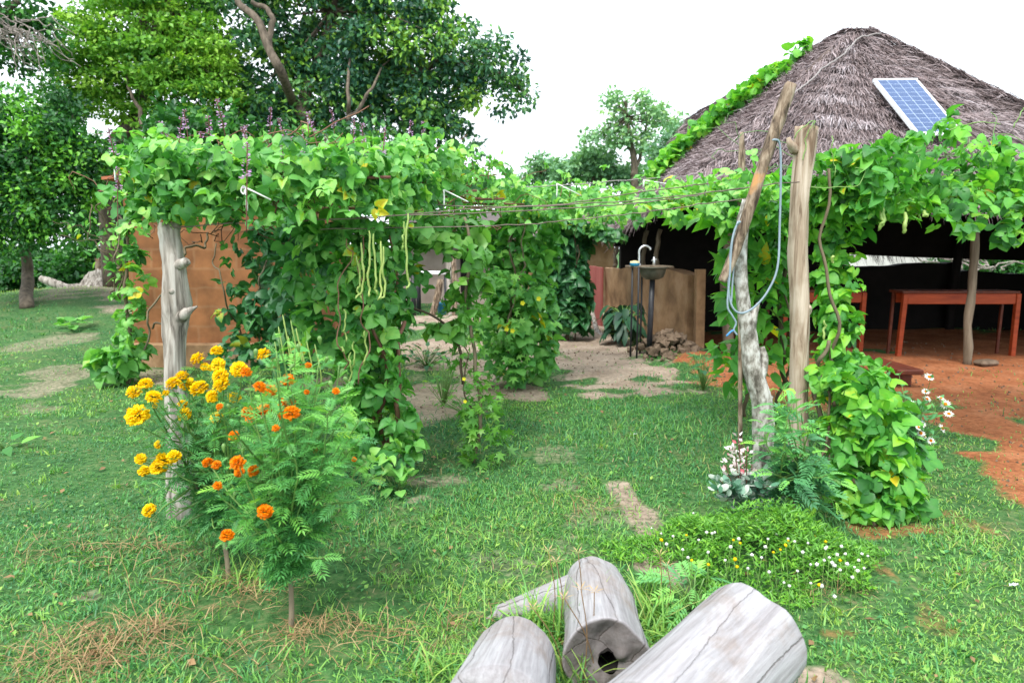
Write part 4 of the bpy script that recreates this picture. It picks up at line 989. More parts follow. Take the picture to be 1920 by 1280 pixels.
log('grey_log', 'large pale log with long cracks lying slantwise at the right of the logs', W(1215, 1400, 1.50), W(1412, 1196, 1.95), .15, .158, 12, round_end=.34, flat=1.0)
log('grey_log', 'thin broken root of grey wood sticking out left of the hollow log', W(1100, 1105, 2.50), W(935, 1150, 2.38), .085, .030, 15, round_end=.6, n=22, seg=20)
mb = MB()
for px, py, s, lab in ((1900, 1103, .02, 'scrap of white litter on the lawn at the right edge'), (1188, 818, .022, 'small white scrap of litter lying on the grass in the gap')):
    mb = MB(); c = G(px, py) + (0, 0, .018); m = 7
    U, V_ = np.meshgrid(np.linspace(-1, 1, m), np.linspace(-.6, .6, m)); z = .22 * np.sin(U * 5 + V_ * 3) + .1 * rng.normal(0, 1, U.shape)
    P = np.stack([U + .3 * V_, V_ * .8, z], -1).reshape(-1, 3) * s + c
    q = np.stack([(np.arange(m - 1)[:, None] * m + np.arange(m - 1)[None]) + k for k in (0, 1, m + 1, m)], -1).reshape(-1, 4)
    mb.add(P, [q]); tag(mb.build('litter', M['litter']), lab, 'litter')
# ------------------------------------------------------------------ vines
UP = np.array([0, 0, 1.0])
def leaf_cloud(mb, pos, out, T, s0, s1, tint=.5, tsd=.16, droop=.55, tilt=.45, tri=True, spots=.02, mat=0, outw=.55):
    n = len(pos); out = np.asarray(out, float)
    t = np.clip(tint + tsd * rng.normal(0, 1, n), 0, .82)
    t = np.where(rng.uniform(0, 1, n) < spots * .7, rng.uniform(.97, 1, n), t)
    size = rng.uniform(s0, s1, n)
    yd = out * .5 - UP * droop * .62 + jit(n, .5)
    nz = UP * .9 + out * outw * .62 + jit(n, tilt)
    if T is HEART:
        g = rng.integers(0, len(HEARTS), n)
        def put(p, Rm_, s_, t_):
            for q in range(len(HEARTS)):
                k = g == q; inst(mb, HEARTS[q], p[k], Rm_[k], s_[k], t_[k], mat)
    else:
        def put(p, Rm_, s_, t_): inst(mb, T, p, Rm_, s_, t_, mat)
    if not tri:
        put(pos, frames(yd, nz), size, t); return
    Rm = frames(yd, nz)
    for a in (0, 74, -74):
        ca, sa = math.cos(R(a)), math.sin(R(a))
        y2 = Rm[:, :, 1] * ca + Rm[:, :, 0] * sa
        k = 1.0 if a == 0 else .86
        y2 = y2 + jit(n, .12) - (UP * .18 if a else 0)
        put(pos + y2 * (size * .12)[:, None], frames(y2, Rm[:, :, 2] + jit(n, .18)), size * k * rng.uniform(.8, 1.1, n), np.clip(t + .04 * rng.normal(0, 1, n), 0, 1))
def twine(mb, P, r=.006, amp=.02, seg=5, n=40, turns=None, tint=None):
    Q = spline(P, n)
    if turns is not None:
        a = np.linspace(0, turns * 6.28, n) + rng.uniform(0, 6); Q = Q + np.stack([np.cos(a), np.sin(a), 0 * a], -1) * amp
    else: Q = Q + Fn(n, amp)
    tube(mb, Q, r * np.linspace(1, .7, n), seg, tint=rng.uniform(.1, .9) if tint is None else tint)
def Fn(n, amp):
    t = np.linspace(0, 1, n); o = np.zeros((n, 3))
    for k in range(3):
        for f in (1.3, 2.9, 6.1): o[:, k] += np.sin(t * f * 6.28 + rng.uniform(0, 6.28)) * amp / f * 1.2
    return o - o[0]
def column(mb, path, rad, n, T=HEART, s0=.06, s1=.10, tint=.48, tri=True, shell=.45, gaps=.35, flat=1.0, **k):
    m = 60; P = spline(path, m); rr = np.interp(np.linspace(0, 1, m), np.linspace(0, 1, len(rad)), rad)
    L = np.concatenate([[0], np.cumsum(np.linalg.norm(np.diff(P, axis=0), axis=1))])
    w = rr / rr.sum(); idx = rng.choice(m, n, p=w)
    idx2 = np.clip(idx + rng.uniform(-.5, .5, n), 0, m - 1); i0 = np.floor(idx2).astype(int); i1 = np.minimum(i0 + 1, m - 1); f = (idx2 - i0)[:, None]
    c = P[i0] * (1 - f) + P[i1] * f
    th = rng.uniform(0, 6.28, n); fb = Fbm(int(n + 1000 * rad[0]), 1.2, 3)
    lob = 1 + gaps * fb(np.cos(th) * 1.3 + L[i0] * 2.2, np.sin(th) * 1.3 + L[i0] * 1.1)
    r = rr[i0] * (shell + (1 - shell) * rng.uniform(0, 1, n) ** .6) * lob
    out = np.stack([np.cos(th), np.sin(th) * flat, 0 * th], -1)
    leaf_cloud(mb, c + out * r[:, None] + UP * rng.normal(0, .02, n)[:, None], out, T, s0, s1, tint, tri=tri, **k)
def pip(x, y, poly):
    c = np.zeros(len(x), bool); j = len(poly) - 1
    for i in range(len(poly)):
        xi, yi = poly[i]; xj, yj = poly[j]
        c ^= ((yi > y) != (yj > y)) & (x < (xj - xi) * (y - yi) / (yj - yi + 1e-12) + xi); j = i
    return c
def canopy(mb, poly, zbot, ztop, n, T=HEART, s0=.055, s1=.09, tint=.5, wfun=None, tri=True, seed=3, facing=-1.0, lump=.07, **k):
    poly = np.asarray(poly, float); lo, hi = poly.min(0), poly.max(0); xs = []; ys = []
    tot = 0
    while tot < n:
        x = rng.uniform(lo[0], hi[0], n * 2); y = rng.uniform(lo[1], hi[1], n * 2); ok = pip(x, y, poly)
        if wfun is not None: ok &= rng.uniform(0, 1, len(x)) < wfun(x, y)
        xs.append(x[ok]); ys.append(y[ok]); tot += ok.sum()
    x = np.concatenate(xs)[:n]; y = np.concatenate(ys)[:n]
    fb = Fbm(seed, 2.2, 4)
    zt = ztop(x, y) + lump * fb(x, y); zb = zbot(x, y)
    u = rng.beta(2.0, 1.0, n); z = zb + (zt - zb) * u
    out = np.stack([.35 * rng.normal(0, 1, n), np.full(n, facing) + .5 * rng.normal(0, 1, n), 0 * x], -1)
    leaf_cloud(mb, np.stack([x, y, z], -1), out, T, s0, s1, tint, tri=tri, **k)
def shoots(lf, st, poly, ztop, n, s0, s1, tint, ymax=9, hmin=.06, hmax=.24):
    poly = np.asarray(poly, float); lo, hi = poly.min(0), poly.max(0); k = 0
    while k < n:
        x, y = rng.uniform(lo[0], hi[0]), rng.uniform(lo[1], min(hi[1], ymax))
        if not pip(np.array([x]), np.array([y]), poly)[0]: continue
        k += 1; z = float(ztop(np.array([x]), np.array([y]))[0]); a = np.array([x, y, z - .05]); h = rng.uniform(hmin, hmax); b = a + (rng.normal(0, .10), rng.normal(-.03, .08), h + .05)
        P = spline([a, (a + b) / 2 + rng.normal(0, .025, 3), b, b + (rng.normal(0, .06), rng.normal(-.03, .04), rng.normal(-.01, .03))], 16); tube(st, P, np.linspace(.0032, .0012, 16), 4, tint=rng.uniform(.2, .9))
        m = rng.integers(3, 7); i = rng.integers(4, 16, m); leaf_cloud(lf, P[i], unit(rng.normal(0, 1, (m, 3)) * (1, 1, .2)), HEART, s0, s1, tint, tsd=.15, droop=.3)
def const(v): return lambda x, y: np.full(np.shape(x), float(v))
def pod(parent, P, r=.0055, lab=None, mat='pod', n=22):
    mb = MB(); Q = spline(P, n); Q = Q + Fn(n, .006); tube(mb, Q, r * np.concatenate([[.5, .8], np.ones(n - 4), [.8, .35]]) * (1 + .10 * np.sin(np.arange(n) * 2.1)), 6, tint=rng.uniform(.2, 1))
    o = mb.build('bean_pod', M[mat], parent)
    if lab: o['label'] = lab
    return o

# --- the bean arbour at the left
ab = thing('bean_arbour', (-1.2, 4.6, 0), 'broad leafy bean vine with purple flower spikes covering the left arbour', 'vine')
POLY = [(-1.86, 3.34), (-1.50, 3.16), (-.75, 3.25), (-.35, 4.2), (.10, 5.4), (.85, 6.5), (1.35, 7.4), (.6, 8.0), (-3.0, 7.0), (-2.35, 5.0)]
_fc = Fbm(31, 1.4, 4)
def ab_top(x, y): return 1.74 + .20 * sstep(3.2, 4.3, y) + .05 * _fc(x, y) - .16 * sstep(-.2, 1.3, x) - .10 * sstep(-1.0, -.4, x) * (y < 5)
def ab_bot(x, y): return np.where(y < 4.4, 1.50, 1.66) + .05 * _fc(x * 2, y * 2) - .10 * sstep(-.2, 1.3, x)
mb = MB()
canopy(mb, POLY, ab_bot, ab_top, 5600, s0=.036, s1=.07, wfun=lambda x, y: np.where(y < 4.6, 1.0, .42), tint=.54, tsd=.27, seed=4)
EDGE = [(-1.84, 3.32), (-1.50, 3.14), (-.75, 3.22), (-.45, 4.0)]
e = np.array(EDGE); n = 520; t = rng.uniform(0, 3, n); k = np.minimum(t.astype(int), 2); f = (t - k)[:, None]
p = e[k] * (1 - f) + e[k + 1] * f
pos = np.stack([p[:, 0] + rng.normal(0, .03, n), p[:, 1] + rng.normal(.02, .06, n), 1.45 + .36 * rng.uniform(0, 1, n) ** .8 + .02 * rng.normal(0, 1, n)], -1)
leaf_cloud(mb, pos, np.tile([0, -1.0, 0], (n, 1)), HEART, .036, .074, .54, tsd=.24, droop=.5, spots=.03, outw=.75, tilt=.6)
Q = spline([W(1060, 385, 5.6), W(1160, 388, 5.0), W(1260, 372, 4.6), W(1380, 352, 4.2)], 40); n = 70; i = rng.integers(0, 40, n)
leaf_cloud(mb, Q[i] + jit(n, .06), np.tile([0, -1.0, 0], (n, 1)), HEART, .045, .085, .70, tsd=.22, droop=.4)
_stm = MB(); shoots(mb, _stm, POLY, ab_top, 85, .035, .062, .66, ymax=6.2, hmin=.03, hmax=.15)
Q = spline([W(1090, 365, 6.2), W(1180, 372, 5.4), W(1280, 365, 4.7), W(1400, 345, 4.1)], 40); n = 170; i = rng.integers(0, 40, n)
leaf_cloud(mb, Q[i] + jit(n, .07) * (1, 1, .9), np.tile([0, -1.0, 0], (n, 1)), HEART, .04, .075, .68, tsd=.22, droop=.4)
Q = spline([W(1000, 395, 5.0), W(1120, 398, 4.6), W(1240, 385, 4.3), W(1390, 372, 4.0)], 40); n = 26; i = rng.integers(0, 40, n)
leaf_cloud(mb, Q[i] + jit(n, .05), np.tile([0, -1.0, 0], (n, 1)), HEART, .045, .075, .66, tsd=.18, droop=.4)
mb.build('foliage', M['bean'], ab, smooth=True)
mb = _stm
for k in range(110):
    x, y = rng.uniform(-1.9, 0), rng.uniform(3.2, 5.2)
    if not pip(np.array([x]), np.array([y]), POLY)[0]: continue
    a = np.array([x, y, float(ab_bot(x, y)) + rng.uniform(-.05, .2)]); b = a + (rng.uniform(-.7, .7), rng.uniform(-.3, .5), rng.uniform(-.12, .22))
    twine(mb, [a, (a + b) / 2, b], .0035, .05, 4, 16)
for k in range(7):
    y0 = 3.3 + k * .55; a = np.array([-1.85, y0, 1.66]); b = np.array([-.6 + .3 * k * .6, y0 + .1, 1.70]); twine(mb, [a, (a + b) / 2, b], .012, .015, 6, 24)
mb.build('stem', M['red_stem'], ab)
# hanging long beans
for x, y0, y1, dx in ((677, 455, 563, -14), (692, 432, 556, -3), (700, 438, 553, 6), (714, 452, 565, -8), (719, 462, 562, -4), (765, 400, 545, 0), (757, 415, 472, -6), (668, 480, 560, 4)):
    d = 3.30; pod(ab, [W(x, y0, d), W(x + 2, (y0 + y1) / 2, d), W(x + 2, y1 - 18, d), W(x + 2 + dx, y1, d)], .0055)
# purple flower spikes (one mesh, copied)
def spike_mesh():
    mb = MB(); tube(mb, spline([(0, 0, -.10), (.004, 0, .05), (0, .004, .20)], 10), .0022, 5, tint=.1, mat=1)
    n = 46; t = rng.uniform(0, 1, n) ** .8; th = rng.uniform(0, 6.28, n); r = .012 * (1 - .6 * t)
    pos = np.stack([np.cos(th) * r, np.sin(th) * r, .03 + t * .17], -1); out = np.stack([np.cos(th), np.sin(th), .3 + 0 * th], -1)
    inst(mb, ROUND, pos, frames(out, UP + jit(n, .6)), rng.uniform(.010, .020, n) * (1 - .45 * t), np.clip(.85 - .6 * t + .2 * rng.normal(0, 1, n), 0, 1))
    return mb
_sm = spike_mesh(); _sm.v = [v + WL[ab.name] for v in _sm.v]
sp0 = _sm.build('flower_spike', [M['purple_petal'], M['red_stem']], ab)
spk = [(505, 225, 4.2), (285, 272, 3.6), (336, 252, 3.8), (352, 232, 4.4), (425, 240, 4.0), (400, 262, 3.7), (484, 292, 3.5), (521, 290, 3.6), (565, 285, 3.7), (581, 308, 3.5), (530, 318, 3.45), (682, 275, 3.9), (714, 292, 3.8), (765, 262, 4.5), (796, 248, 4.8),
       (594, 238, 4.4), (630, 226, 4.6), (221, 288, 3.4), (462, 345, 3.14), (221, 352, 3.2), (262, 308, 3.5), (612, 290, 3.6), (455, 262, 4.1), (545, 255, 4.3), (660, 262, 4.2), (372, 300, 3.5), (318, 268, 3.6), (700, 300, 3.7), (574, 270, 3.9)]
for k, (x, y, d) in enumerate(spk):
    p = W(x, y + 36, d - .16); rot = (rng.normal(0, .16), rng.normal(0, .16), rng.uniform(0, 6)); s = rng.uniform(.85, 1.25)
    if k == 0: sp0.location = p - WL[ab.name]; sp0.rotation_euler = rot; sp0.scale = (s,) * 3
    else: copy_part(sp0, ab, p, rot, s)

# --- columns of climbers under and around the arbour
def climber(name, label, base_px, parts, stems, group=None, cat='vine', mats=None):
    b = G(*base_px); b[2] = Hs(b); root = thing(name, b, label, cat, group)
    return root
def add_foliage(root, specs, mat):
    mb = MB()
    for f in specs: f(mb)
    return mb.build('foliage', mat, root)
def add_stems(root, lists, mat='brown_stem'):
    mb = MB()
    for P, r, amp in lists: twine(mb, P, r, amp, 5, 36)
    return mb.build('stem', M[mat], root)

r = climber('bean_vine', 'dense bean vine falling to the ground right of the marigolds, broadest of the hanging columns', (690, 885), None, None)
d = 3.75; base = WL[r.name]
add_foliage(r, [lambda m: column(m, [W(640, 400, d), W(655, 560, d), W(690, 720, d), W(700, 860, d)], [.26, .26, .22, .19, .25], 420, tint=.5, tsd=.2, s0=.05, s1=.09),
                lambda m: column(m, [W(735, 420, d + .3), W(720, 560, d + .3), W(715, 660, d + .2), W(735, 850, d)], [.20, .26, .16, .10, .14], 260, tint=.45, tsd=.2, s0=.05, s1=.09),
                lambda m: column(m, [W(590, 430, d + .1), W(580, 560, d + .1), W(610, 660, d)], [.12, .12, .10], 70, tint=.40, gaps=.6),
                lambda m: column(m, [W(760, 430, d + .5), W(835, 450, d + .8)], [.22, .2], 90, tint=.40)], M['bean'])
add_stems(r, [([base, W(700, 700, d), W(660, 420, d)], .012, .04), ([base + (.1, 0, 0), W(735, 640, d + .2), W(745, 410, d + .3)], .014, .03), ([W(640, 700, d - .2), W(648, 560, d - .25), W(655, 430, d - .2)], .004, .03), ([W(672, 720, d - .25), W(690, 560, d - .25), W(665, 440, d - .2)], .004, .03), ([base + (.05, .1, 0), W(745, 760, d), W(752, 600, d + .2)], .018, .02)], 'red_stem')
for x, y0, y1, dx in ((644, 580, 640, 3), (663, 640, 700, -3), (684, 620, 690, -2), (658, 660, 720, 0), (716, 870, 920, -8), (640, 650, 660, 4)):
    pod(r, [W(x, y0, d - .32), W(x + 1, (y0 + y1) / 2, d - .32), W(x + dx, y1, d - .32)], .0045)

r = climber('wall_climber', 'dark leaved climber growing up the orange brick shed wall behind the arbour', (480, 672), None, None)
d = 6.6; base = WL[r.name]
add_foliage(r, [lambda m: column(m, [W(510, 420, d), W(525, 520, d), W(505, 600, d), W(480, 680, d)], [.16, .22, .26, .36], 170, tint=.45, s0=.08, s1=.14, gaps=.5),
                lambda m: column(m, [W(430, 430, d), W(440, 520, d), W(420, 590, d)], [.10, .12, .08], 14, tint=.5, s0=.07, s1=.12, gaps=.7),
                lambda m: column(m, [W(560, 400, d - .8), W(545, 500, d - .8), W(545, 640, d - .6)], [.20, .20, .28], 120, tint=.5, s0=.08, s1=.14, gaps=.5)], M['bean_dark'])
add_stems(r, [([base, W(490, 560, d), W(510, 420, d)], .012, .05), ([base, W(420, 560, d), W(400, 440, d)], .01, .06), ([W(355, 560, 5.2), W(330, 600, 5.4), W(290, 620, 5.6)], .012, .03), ([W(345, 515, 5), W(400, 445, 5.4)], .012, .03)])

r = climber('thin_climber', 'thin leafy climber on a slim stick at the left end of the orange shed wall', (240, 718), None, None)
base = WL[r.name]; d = base[1]
add_foliage(r, [lambda m: column(m, [W(245, 420, d), W(244, 520, d), W(246, 620, d), W(240, 700, d)], [.10, .12, .12, .14], 130, tint=.55, s0=.06, s1=.11, gaps=.6),
                lambda m: column(m, [W(205, 680, d), W(225, 660, d), W(210, 710, d)], [.16, .2, .1], 60, tint=.55, s0=.09, s1=.15),
                lambda m: column(m, [W(180, 400, d + .6), W(200, 470, d + .4), W(225, 520, d)], [.20, .14, .1], 90, T=POINT, tri=False, tint=.5, s0=.05, s1=.09, gaps=.6)], M['bean'])
add_stems(r, [([base, W(242, 560, d), W(240, 400, d)], .02, .03), ([base, W(290, 590, d), W(340, 500, d)], .012, .04), ([W(225, 560, d), W(190, 470, d), W(150, 400, d)], .008, .06), ([W(215, 560, d), W(190, 440, d), W(180, 350, d)], .008, .06), ([W(228, 520, d), W(205, 430, d), W(215, 330, d)], .008, .06), ([W(200, 480, d), W(150, 430, d), W(100, 425, d)], .004, .04), ([W(200, 460, d), W(165, 445, d), W(100, 452, d)], .004, .04)], 'grey_twig' if False else 'brown_stem')

r = climber('gourd_vine', 'light green gourd vine climbing the thinnest stake under the arbour edge', (888, 872), None, None)
base = WL[r.name]; d = base[1]
add_foliage(r, [lambda m: column(m, [W(885, 860, d), W(890, 800, d), W(892, 740, d)], [.14, .13, .10], 170, T=LOBED, s0=.06, s1=.10, tint=.6, tri=False, gaps=.5),
                lambda m: column(m, [W(890, 740, d), W(880, 640, d), W(875, 560, d)], [.10, .10, .09], 130, T=LOBED, s0=.05, s1=.09, tint=.6, tri=False, gaps=.5),
                lambda m: column(m, [W(845, 600, d), W(835, 620, d), W(850, 600, d)], [.07, .09, .05], 18, s0=.07, s1=.10, tint=.65),
                lambda m: column(m, [W(870, 580, d), W(880, 480, d), W(870, 400, d + .3)], [.08, .12, .2], 60, s0=.06, s1=.10, tint=.55)], M['gourd'])
add_stems(r, [([base, W(892, 700, d), W(878, 560, d), W(866, 400, d)], .013, .02), ([W(868, 720, d), W(838, 620, d), W(770, 570, d), W(730, 545, d)], .009, .03), ([W(893, 800, d), W(872, 640, d), W(800, 590, d)], .005, .03)])

r = climber('gourd_vine', 'dense dark gourd column with small yellow flowers, second behind the thin gourd stake', (965, 718), None, None)
base = WL[r.name]; d = base[1]
add_foliage(r, [lambda m: column(m, [W(975, 400, d), W(965, 500, d), W(970, 600, d), W(965, 700, d)], [.26, .26, .30, .26], 520, T=HEART, s0=.08, s1=.13, tint=.45, gaps=.35),
                lambda m: column(m, [W(945, 500, d - .3), W(960, 600, d - .35), W(950, 720, d - .3)], [.20, .22, .2], 260, T=LOBED, s0=.07, s1=.12, tint=.6, tri=False)], M['bean'])
add_stems(r, [([base, W(955, 560, d - .3), W(968, 400, d - .2)], .014, .04), ([W(950, 640, d - .35), W(970, 520, d - .35), W(985, 420, d - .3)], .009, .03)])
fl = MB(); n = 6
for x, y in ((950, 617), (961, 620), (870, 710), (980, 568), (1010, 560), (872, 752)):
    p = W(x, y, d - .62 if x > 900 else 4.0); th = np.arange(5) * 1.2566
    inst(fl, ROUND, np.tile(p, (5, 1)), frames(np.stack([np.cos(th), -.3 + 0 * th, np.sin(th)], -1), np.tile([0, -1.0, .2], (5, 1))), .024 if x > 900 else .013, .9)
fl.build('blossom', M['lemon'], r)

r = climber('bean_vine', 'dark round leafy column beside the sandy path, farthest of the hanging columns', (1062, 636), None, None)
base = WL[r.name]; d = base[1]
add_foliage(r, [lambda m: column(m, [W(1065, 440, d), W(1062, 500, d), W(1065, 560, d), W(1060, 620, d)], [.40, .38, .36, .20], 520, s0=.12, s1=.20, tint=.42, gaps=.35),
                lambda m: column(m, [W(1000, 410, d), W(1080, 425, d), W(1150, 440, d)], [.16, .25, .14], 150, s0=.12, s1=.18, tint=.7)], M['bean_dark'])
add_stems(r, [([base, W(1064, 560, d), W(1060, 440, d)], .03, .04), ([W(1078, 640, d), W(1075, 560, d), W(1085, 460, d - .3)], .012, .04), ([W(1150, 380, d - 2.5), W(1080, 400, d - 2), W(1085, 500, d - .6)], .006, .04)])

# --- the right trellis
rt = thing('trellis_vine', (2.6, 4.4, 0), 'bright green bean vine spread over the right trellis in front of the thatched roof', 'vine')
POLY2 = [(1.34, 4.1), (1.62, 4.05), (1.85, 3.75), (3.6, 4.1), (4.6, 4.6), (4.6, 5.6), (1.9, 5.3), (1.25, 4.7)]
mb = MB(); _fr = Fbm(41, 1.7, 4)
def rt_top(x, y): return 1.72 + .16 * sstep(1.9, 2.3, x) - .15 * sstep(2.3, 2.8, x) - .10 * sstep(3.1, 4.2, x) * 0 + .07 * _fr(x * 1.3, y)
def rt_bot(x, y): return 1.58 + .05 * _fr(x * 3 + 4, y * 2)
canopy(mb, POLY2, rt_bot, rt_top, 1600, s0=.045, s1=.09, tint=.5, tsd=.2, seed=9, T=HEART)
e = np.array([(1.68, 3.98), (1.95, 3.76), (3.6, 4.06), (4.6, 4.55)]); n = 430; t = rng.uniform(0, 3, n); k = np.minimum(t.astype(int), 2); f = (t - k)[:, None]
p = e[k] * (1 - f) + e[k + 1] * f
pos = np.stack([p[:, 0] + rng.normal(0, .03, n), p[:, 1] + rng.normal(0, .05, n), 1.47 + .36 * rng.uniform(0, 1, n) ** 1.0 - .06 * sstep(2.3, 2.8, p[:, 0]) + .05 * np.sin(p[:, 0] * 4.1)], -1)
leaf_cloud(mb, pos, np.tile([0, -1.0, 0], (n, 1)), HEART, .045, .09, .52, tsd=.22, droop=.5, outw=.6, tilt=.6)
_stm = MB(); shoots(mb, _stm, POLY2, rt_top, 36, .045, .08, .62, hmin=.02, hmax=.11)
mb.build('foliage', M['bean_bright'], rt)
mb = _stm
for k in range(46):
    x, y = rng.uniform(1.5, 4.2), rng.uniform(3.9, 4.8); a = np.array([x, y, rng.uniform(1.55, 1.9)]); b = a + (rng.uniform(-.6, .6), rng.uniform(-.2, .3), rng.uniform(-.1, .25)); twine(mb, [a, (a + b) / 2, b], .003, .05, 4, 14)
for pts in (((1560, 255), (1562, 290), (1566, 330)), ((1520, 350), (1560, 355), (1605, 350), (1622, 320), (1600, 318)), ((1780, 245), (1820, 228), (1880, 232)), ((1900, 240), (1912, 212), (1925, 200)), ((1505, 300), (1512, 260), (1522, 232)), ((1490, 260), (1525, 225), (1530, 240))):
    twine(mb, [W(x, y, 3.7) for x, y in pts], .003, .006, 5, 20, tint=.95)
mb.build('stem', M['green_stem'], rt)
for x, y0, y1, w in ((1697, 398, 438, .011), (1655, 388, 428, .009), (1650, 395, 430, .009), (1615, 700, 702, .005), (1735, 395, 405, .01)):
    pod(rt, [W(x, y0, 3.72), W(x + 1, (y0 + y1) / 2, 3.7), W(x - 3, y1, 3.7)], w, n=12)

r = thing('bean_vine', G(1640, 985) * (1, 1, 0), 'tall bright bean vine growing from the red earth up to the right trellis', 'vine')
base = WL[r.name]; d = 3.45
mb = MB()
column(mb, [W(1570, 330, d + .6), W(1562, 470, d + .6), W(1568, 600, d + .5), W(1600, 740, d + .3)], [.15, .11, .12, .16], 360, T=HEART, s0=.04, s1=.09, tint=.52, tsd=.27, gaps=.5)
column(mb, [W(1590, 690, d + .1), W(1640, 800, d), W(1650, 900, d - .1), W(1650, 960, d - .15)], [.12, .15, .155, .12], 400, T=HEART, s0=.04, s1=.09, tint=.54, tsd=.27, gaps=.5)
mb.build('foliage', M['bean_bright'], r)
add_stems(r, [([base, W(1560, 780, d + .2), W(1545, 560, d + .3), W(1560, 330, d + .3)], .012, .04), ([base + (-.1, .2, 0), W(1530, 760, d + .3), W(1540, 640, d + .3)], .016, .02), ([W(1552, 980, d), W(1555, 860, d), W(1550, 720, d + .1)], .009, .03)])
for x, y0, y1 in ((1560, 480, 495), (1545, 600, 640), (1590, 760, 790)): pod(r, [W(x, y0, d), W(x + 2, (y0 + y1) / 2, d), W(x, y1, d)], .006, n=10)

r = thing('pole_climber', G(1470, 790) * (1, 1, 0), 'climber with narrow pointed leaves behind the lichen covered branch and the pale post', 'vine')
base = WL[r.name]; d = base[1] - .15
mb = MB()
column(mb, [W(1450, 330, d), W(1440, 440, d), W(1430, 560, d), W(1450, 700, d)], [.16, .20, .20, .14], 420, T=POINT, s0=.11, s1=.18, tint=.5, tri=False, droop=.45)
column(mb, [W(1390, 420, d), W(1375, 500, d), W(1385, 600, d)], [.12, .12, .10], 90, T=POINT, s0=.11, s1=.17, tint=.6, tri=False, droop=.35)
column(mb, [W(1360, 640, d), W(1385, 680, d), W(1380, 730, d)], [.14, .14, .10], 60, T=POINT, s0=.10, s1=.16, tint=.5, tri=False, droop=.35)
column(mb, [W(1290, 400, d), W(1340, 410, d), W(1400, 350, d)], [.08, .12, .14], 60, T=POINT, s0=.12, s1=.18, tint=.75, tri=False, droop=.4)
mb.build('foliage', M['bean_bright'], r)
add_stems(r, [([base, W(1468, 640, d), W(1460, 420, d)], .022, .03), ([base + (-.12, 0, 0), W(1480, 640, d), W(1490, 460, d)], .014, .03), ([W(1396, 780, d), W(1388, 700, d), W(1398, 620, d)], .016, .03), ([base + (.05, 0, 0), W(1495, 700, d), W(1470, 560, d)], .012, .04)])

# --- creeper on the left slope of the hut roof
r = thing('roof_creeper', W(1300, 290, 8.2), 'green creeper running up the left slope of the thatched roof', 'vine')
mb = MB()
_uu, _tt = [g.ravel() for g in np.meshgrid(np.linspace(0, 1, 121), np.linspace(0, 1, 121))]
_S = (BL + (FL - BL) * _uu[:, None]) * (1 - _tt[:, None]) + (KL + (R1 - KL) * _uu[:, None]) * _tt[:, None]
_rel = _S - (0, 0, CAM_H); _dep = _rel[:, 1] * _ct - _rel[:, 2] * _st
_px = 960 + FPX * _rel[:, 0] / _dep; _py = 640 - FPX * (_rel[:, 1] * _st + _rel[:, 2] * _ct) / _dep
LEFT_N = unit(np.cross(FL - BL, (KL + R1 - BL - FL)))
def left_slope(x, y): return _S[np.argmin((_px - x) ** 2 + (_py - y) ** 2)] + LEFT_N * .12
P = [left_slope(x, y) for x, y in ((1240, 345), (1268, 318), (1305, 282), (1345, 248), (1390, 215), (1430, 185), (1470, 152))]
wd = [.12, .22, .22, .20, .18, .15, .08]
m = 40; Q = spline(P, m); ww = np.interp(np.linspace(0, 1, m), np.linspace(0, 1, 7), wd)
n = 620; i = rng.integers(0, m, n); side = unit(np.cross(Q[-1] - Q[0], LEFT_N))
pos = Q[i] + side * (rng.normal(0, .55, n) * ww[i])[:, None] + LEFT_N * (.10 * rng.uniform(0, 1, n))[:, None] + jit(n, .04)
leaf_cloud(mb, pos, np.tile(LEFT_N, (n, 1)), HEART, .08, .14, .62, tsd=.2, droop=.25, tri=False, spots=.05)
P2 = spline([left_slope(x, y) for x, y in ((1470, 152), (1500, 122), (1530, 95))], 30); n = 60; i = rng.integers(0, 30, n)
leaf_cloud(mb, P2[i] + jit(n, .06), np.tile(LEFT_N, (n, 1)), HEART, .09, .15, .6, droop=.3, tri=False)
mb.build('foliage', M['bean_bright'], r)
mb = MB(); twine(mb, list(Q[::6]) + list(P2[::8]), .012, .03, 5, 50); twine(mb, [Q[5] + side * .2, Q[20] - side * .1, Q[35] + side * .1], .01, .04, 5, 40); mb.build('stem', M['brown_stem'], r)

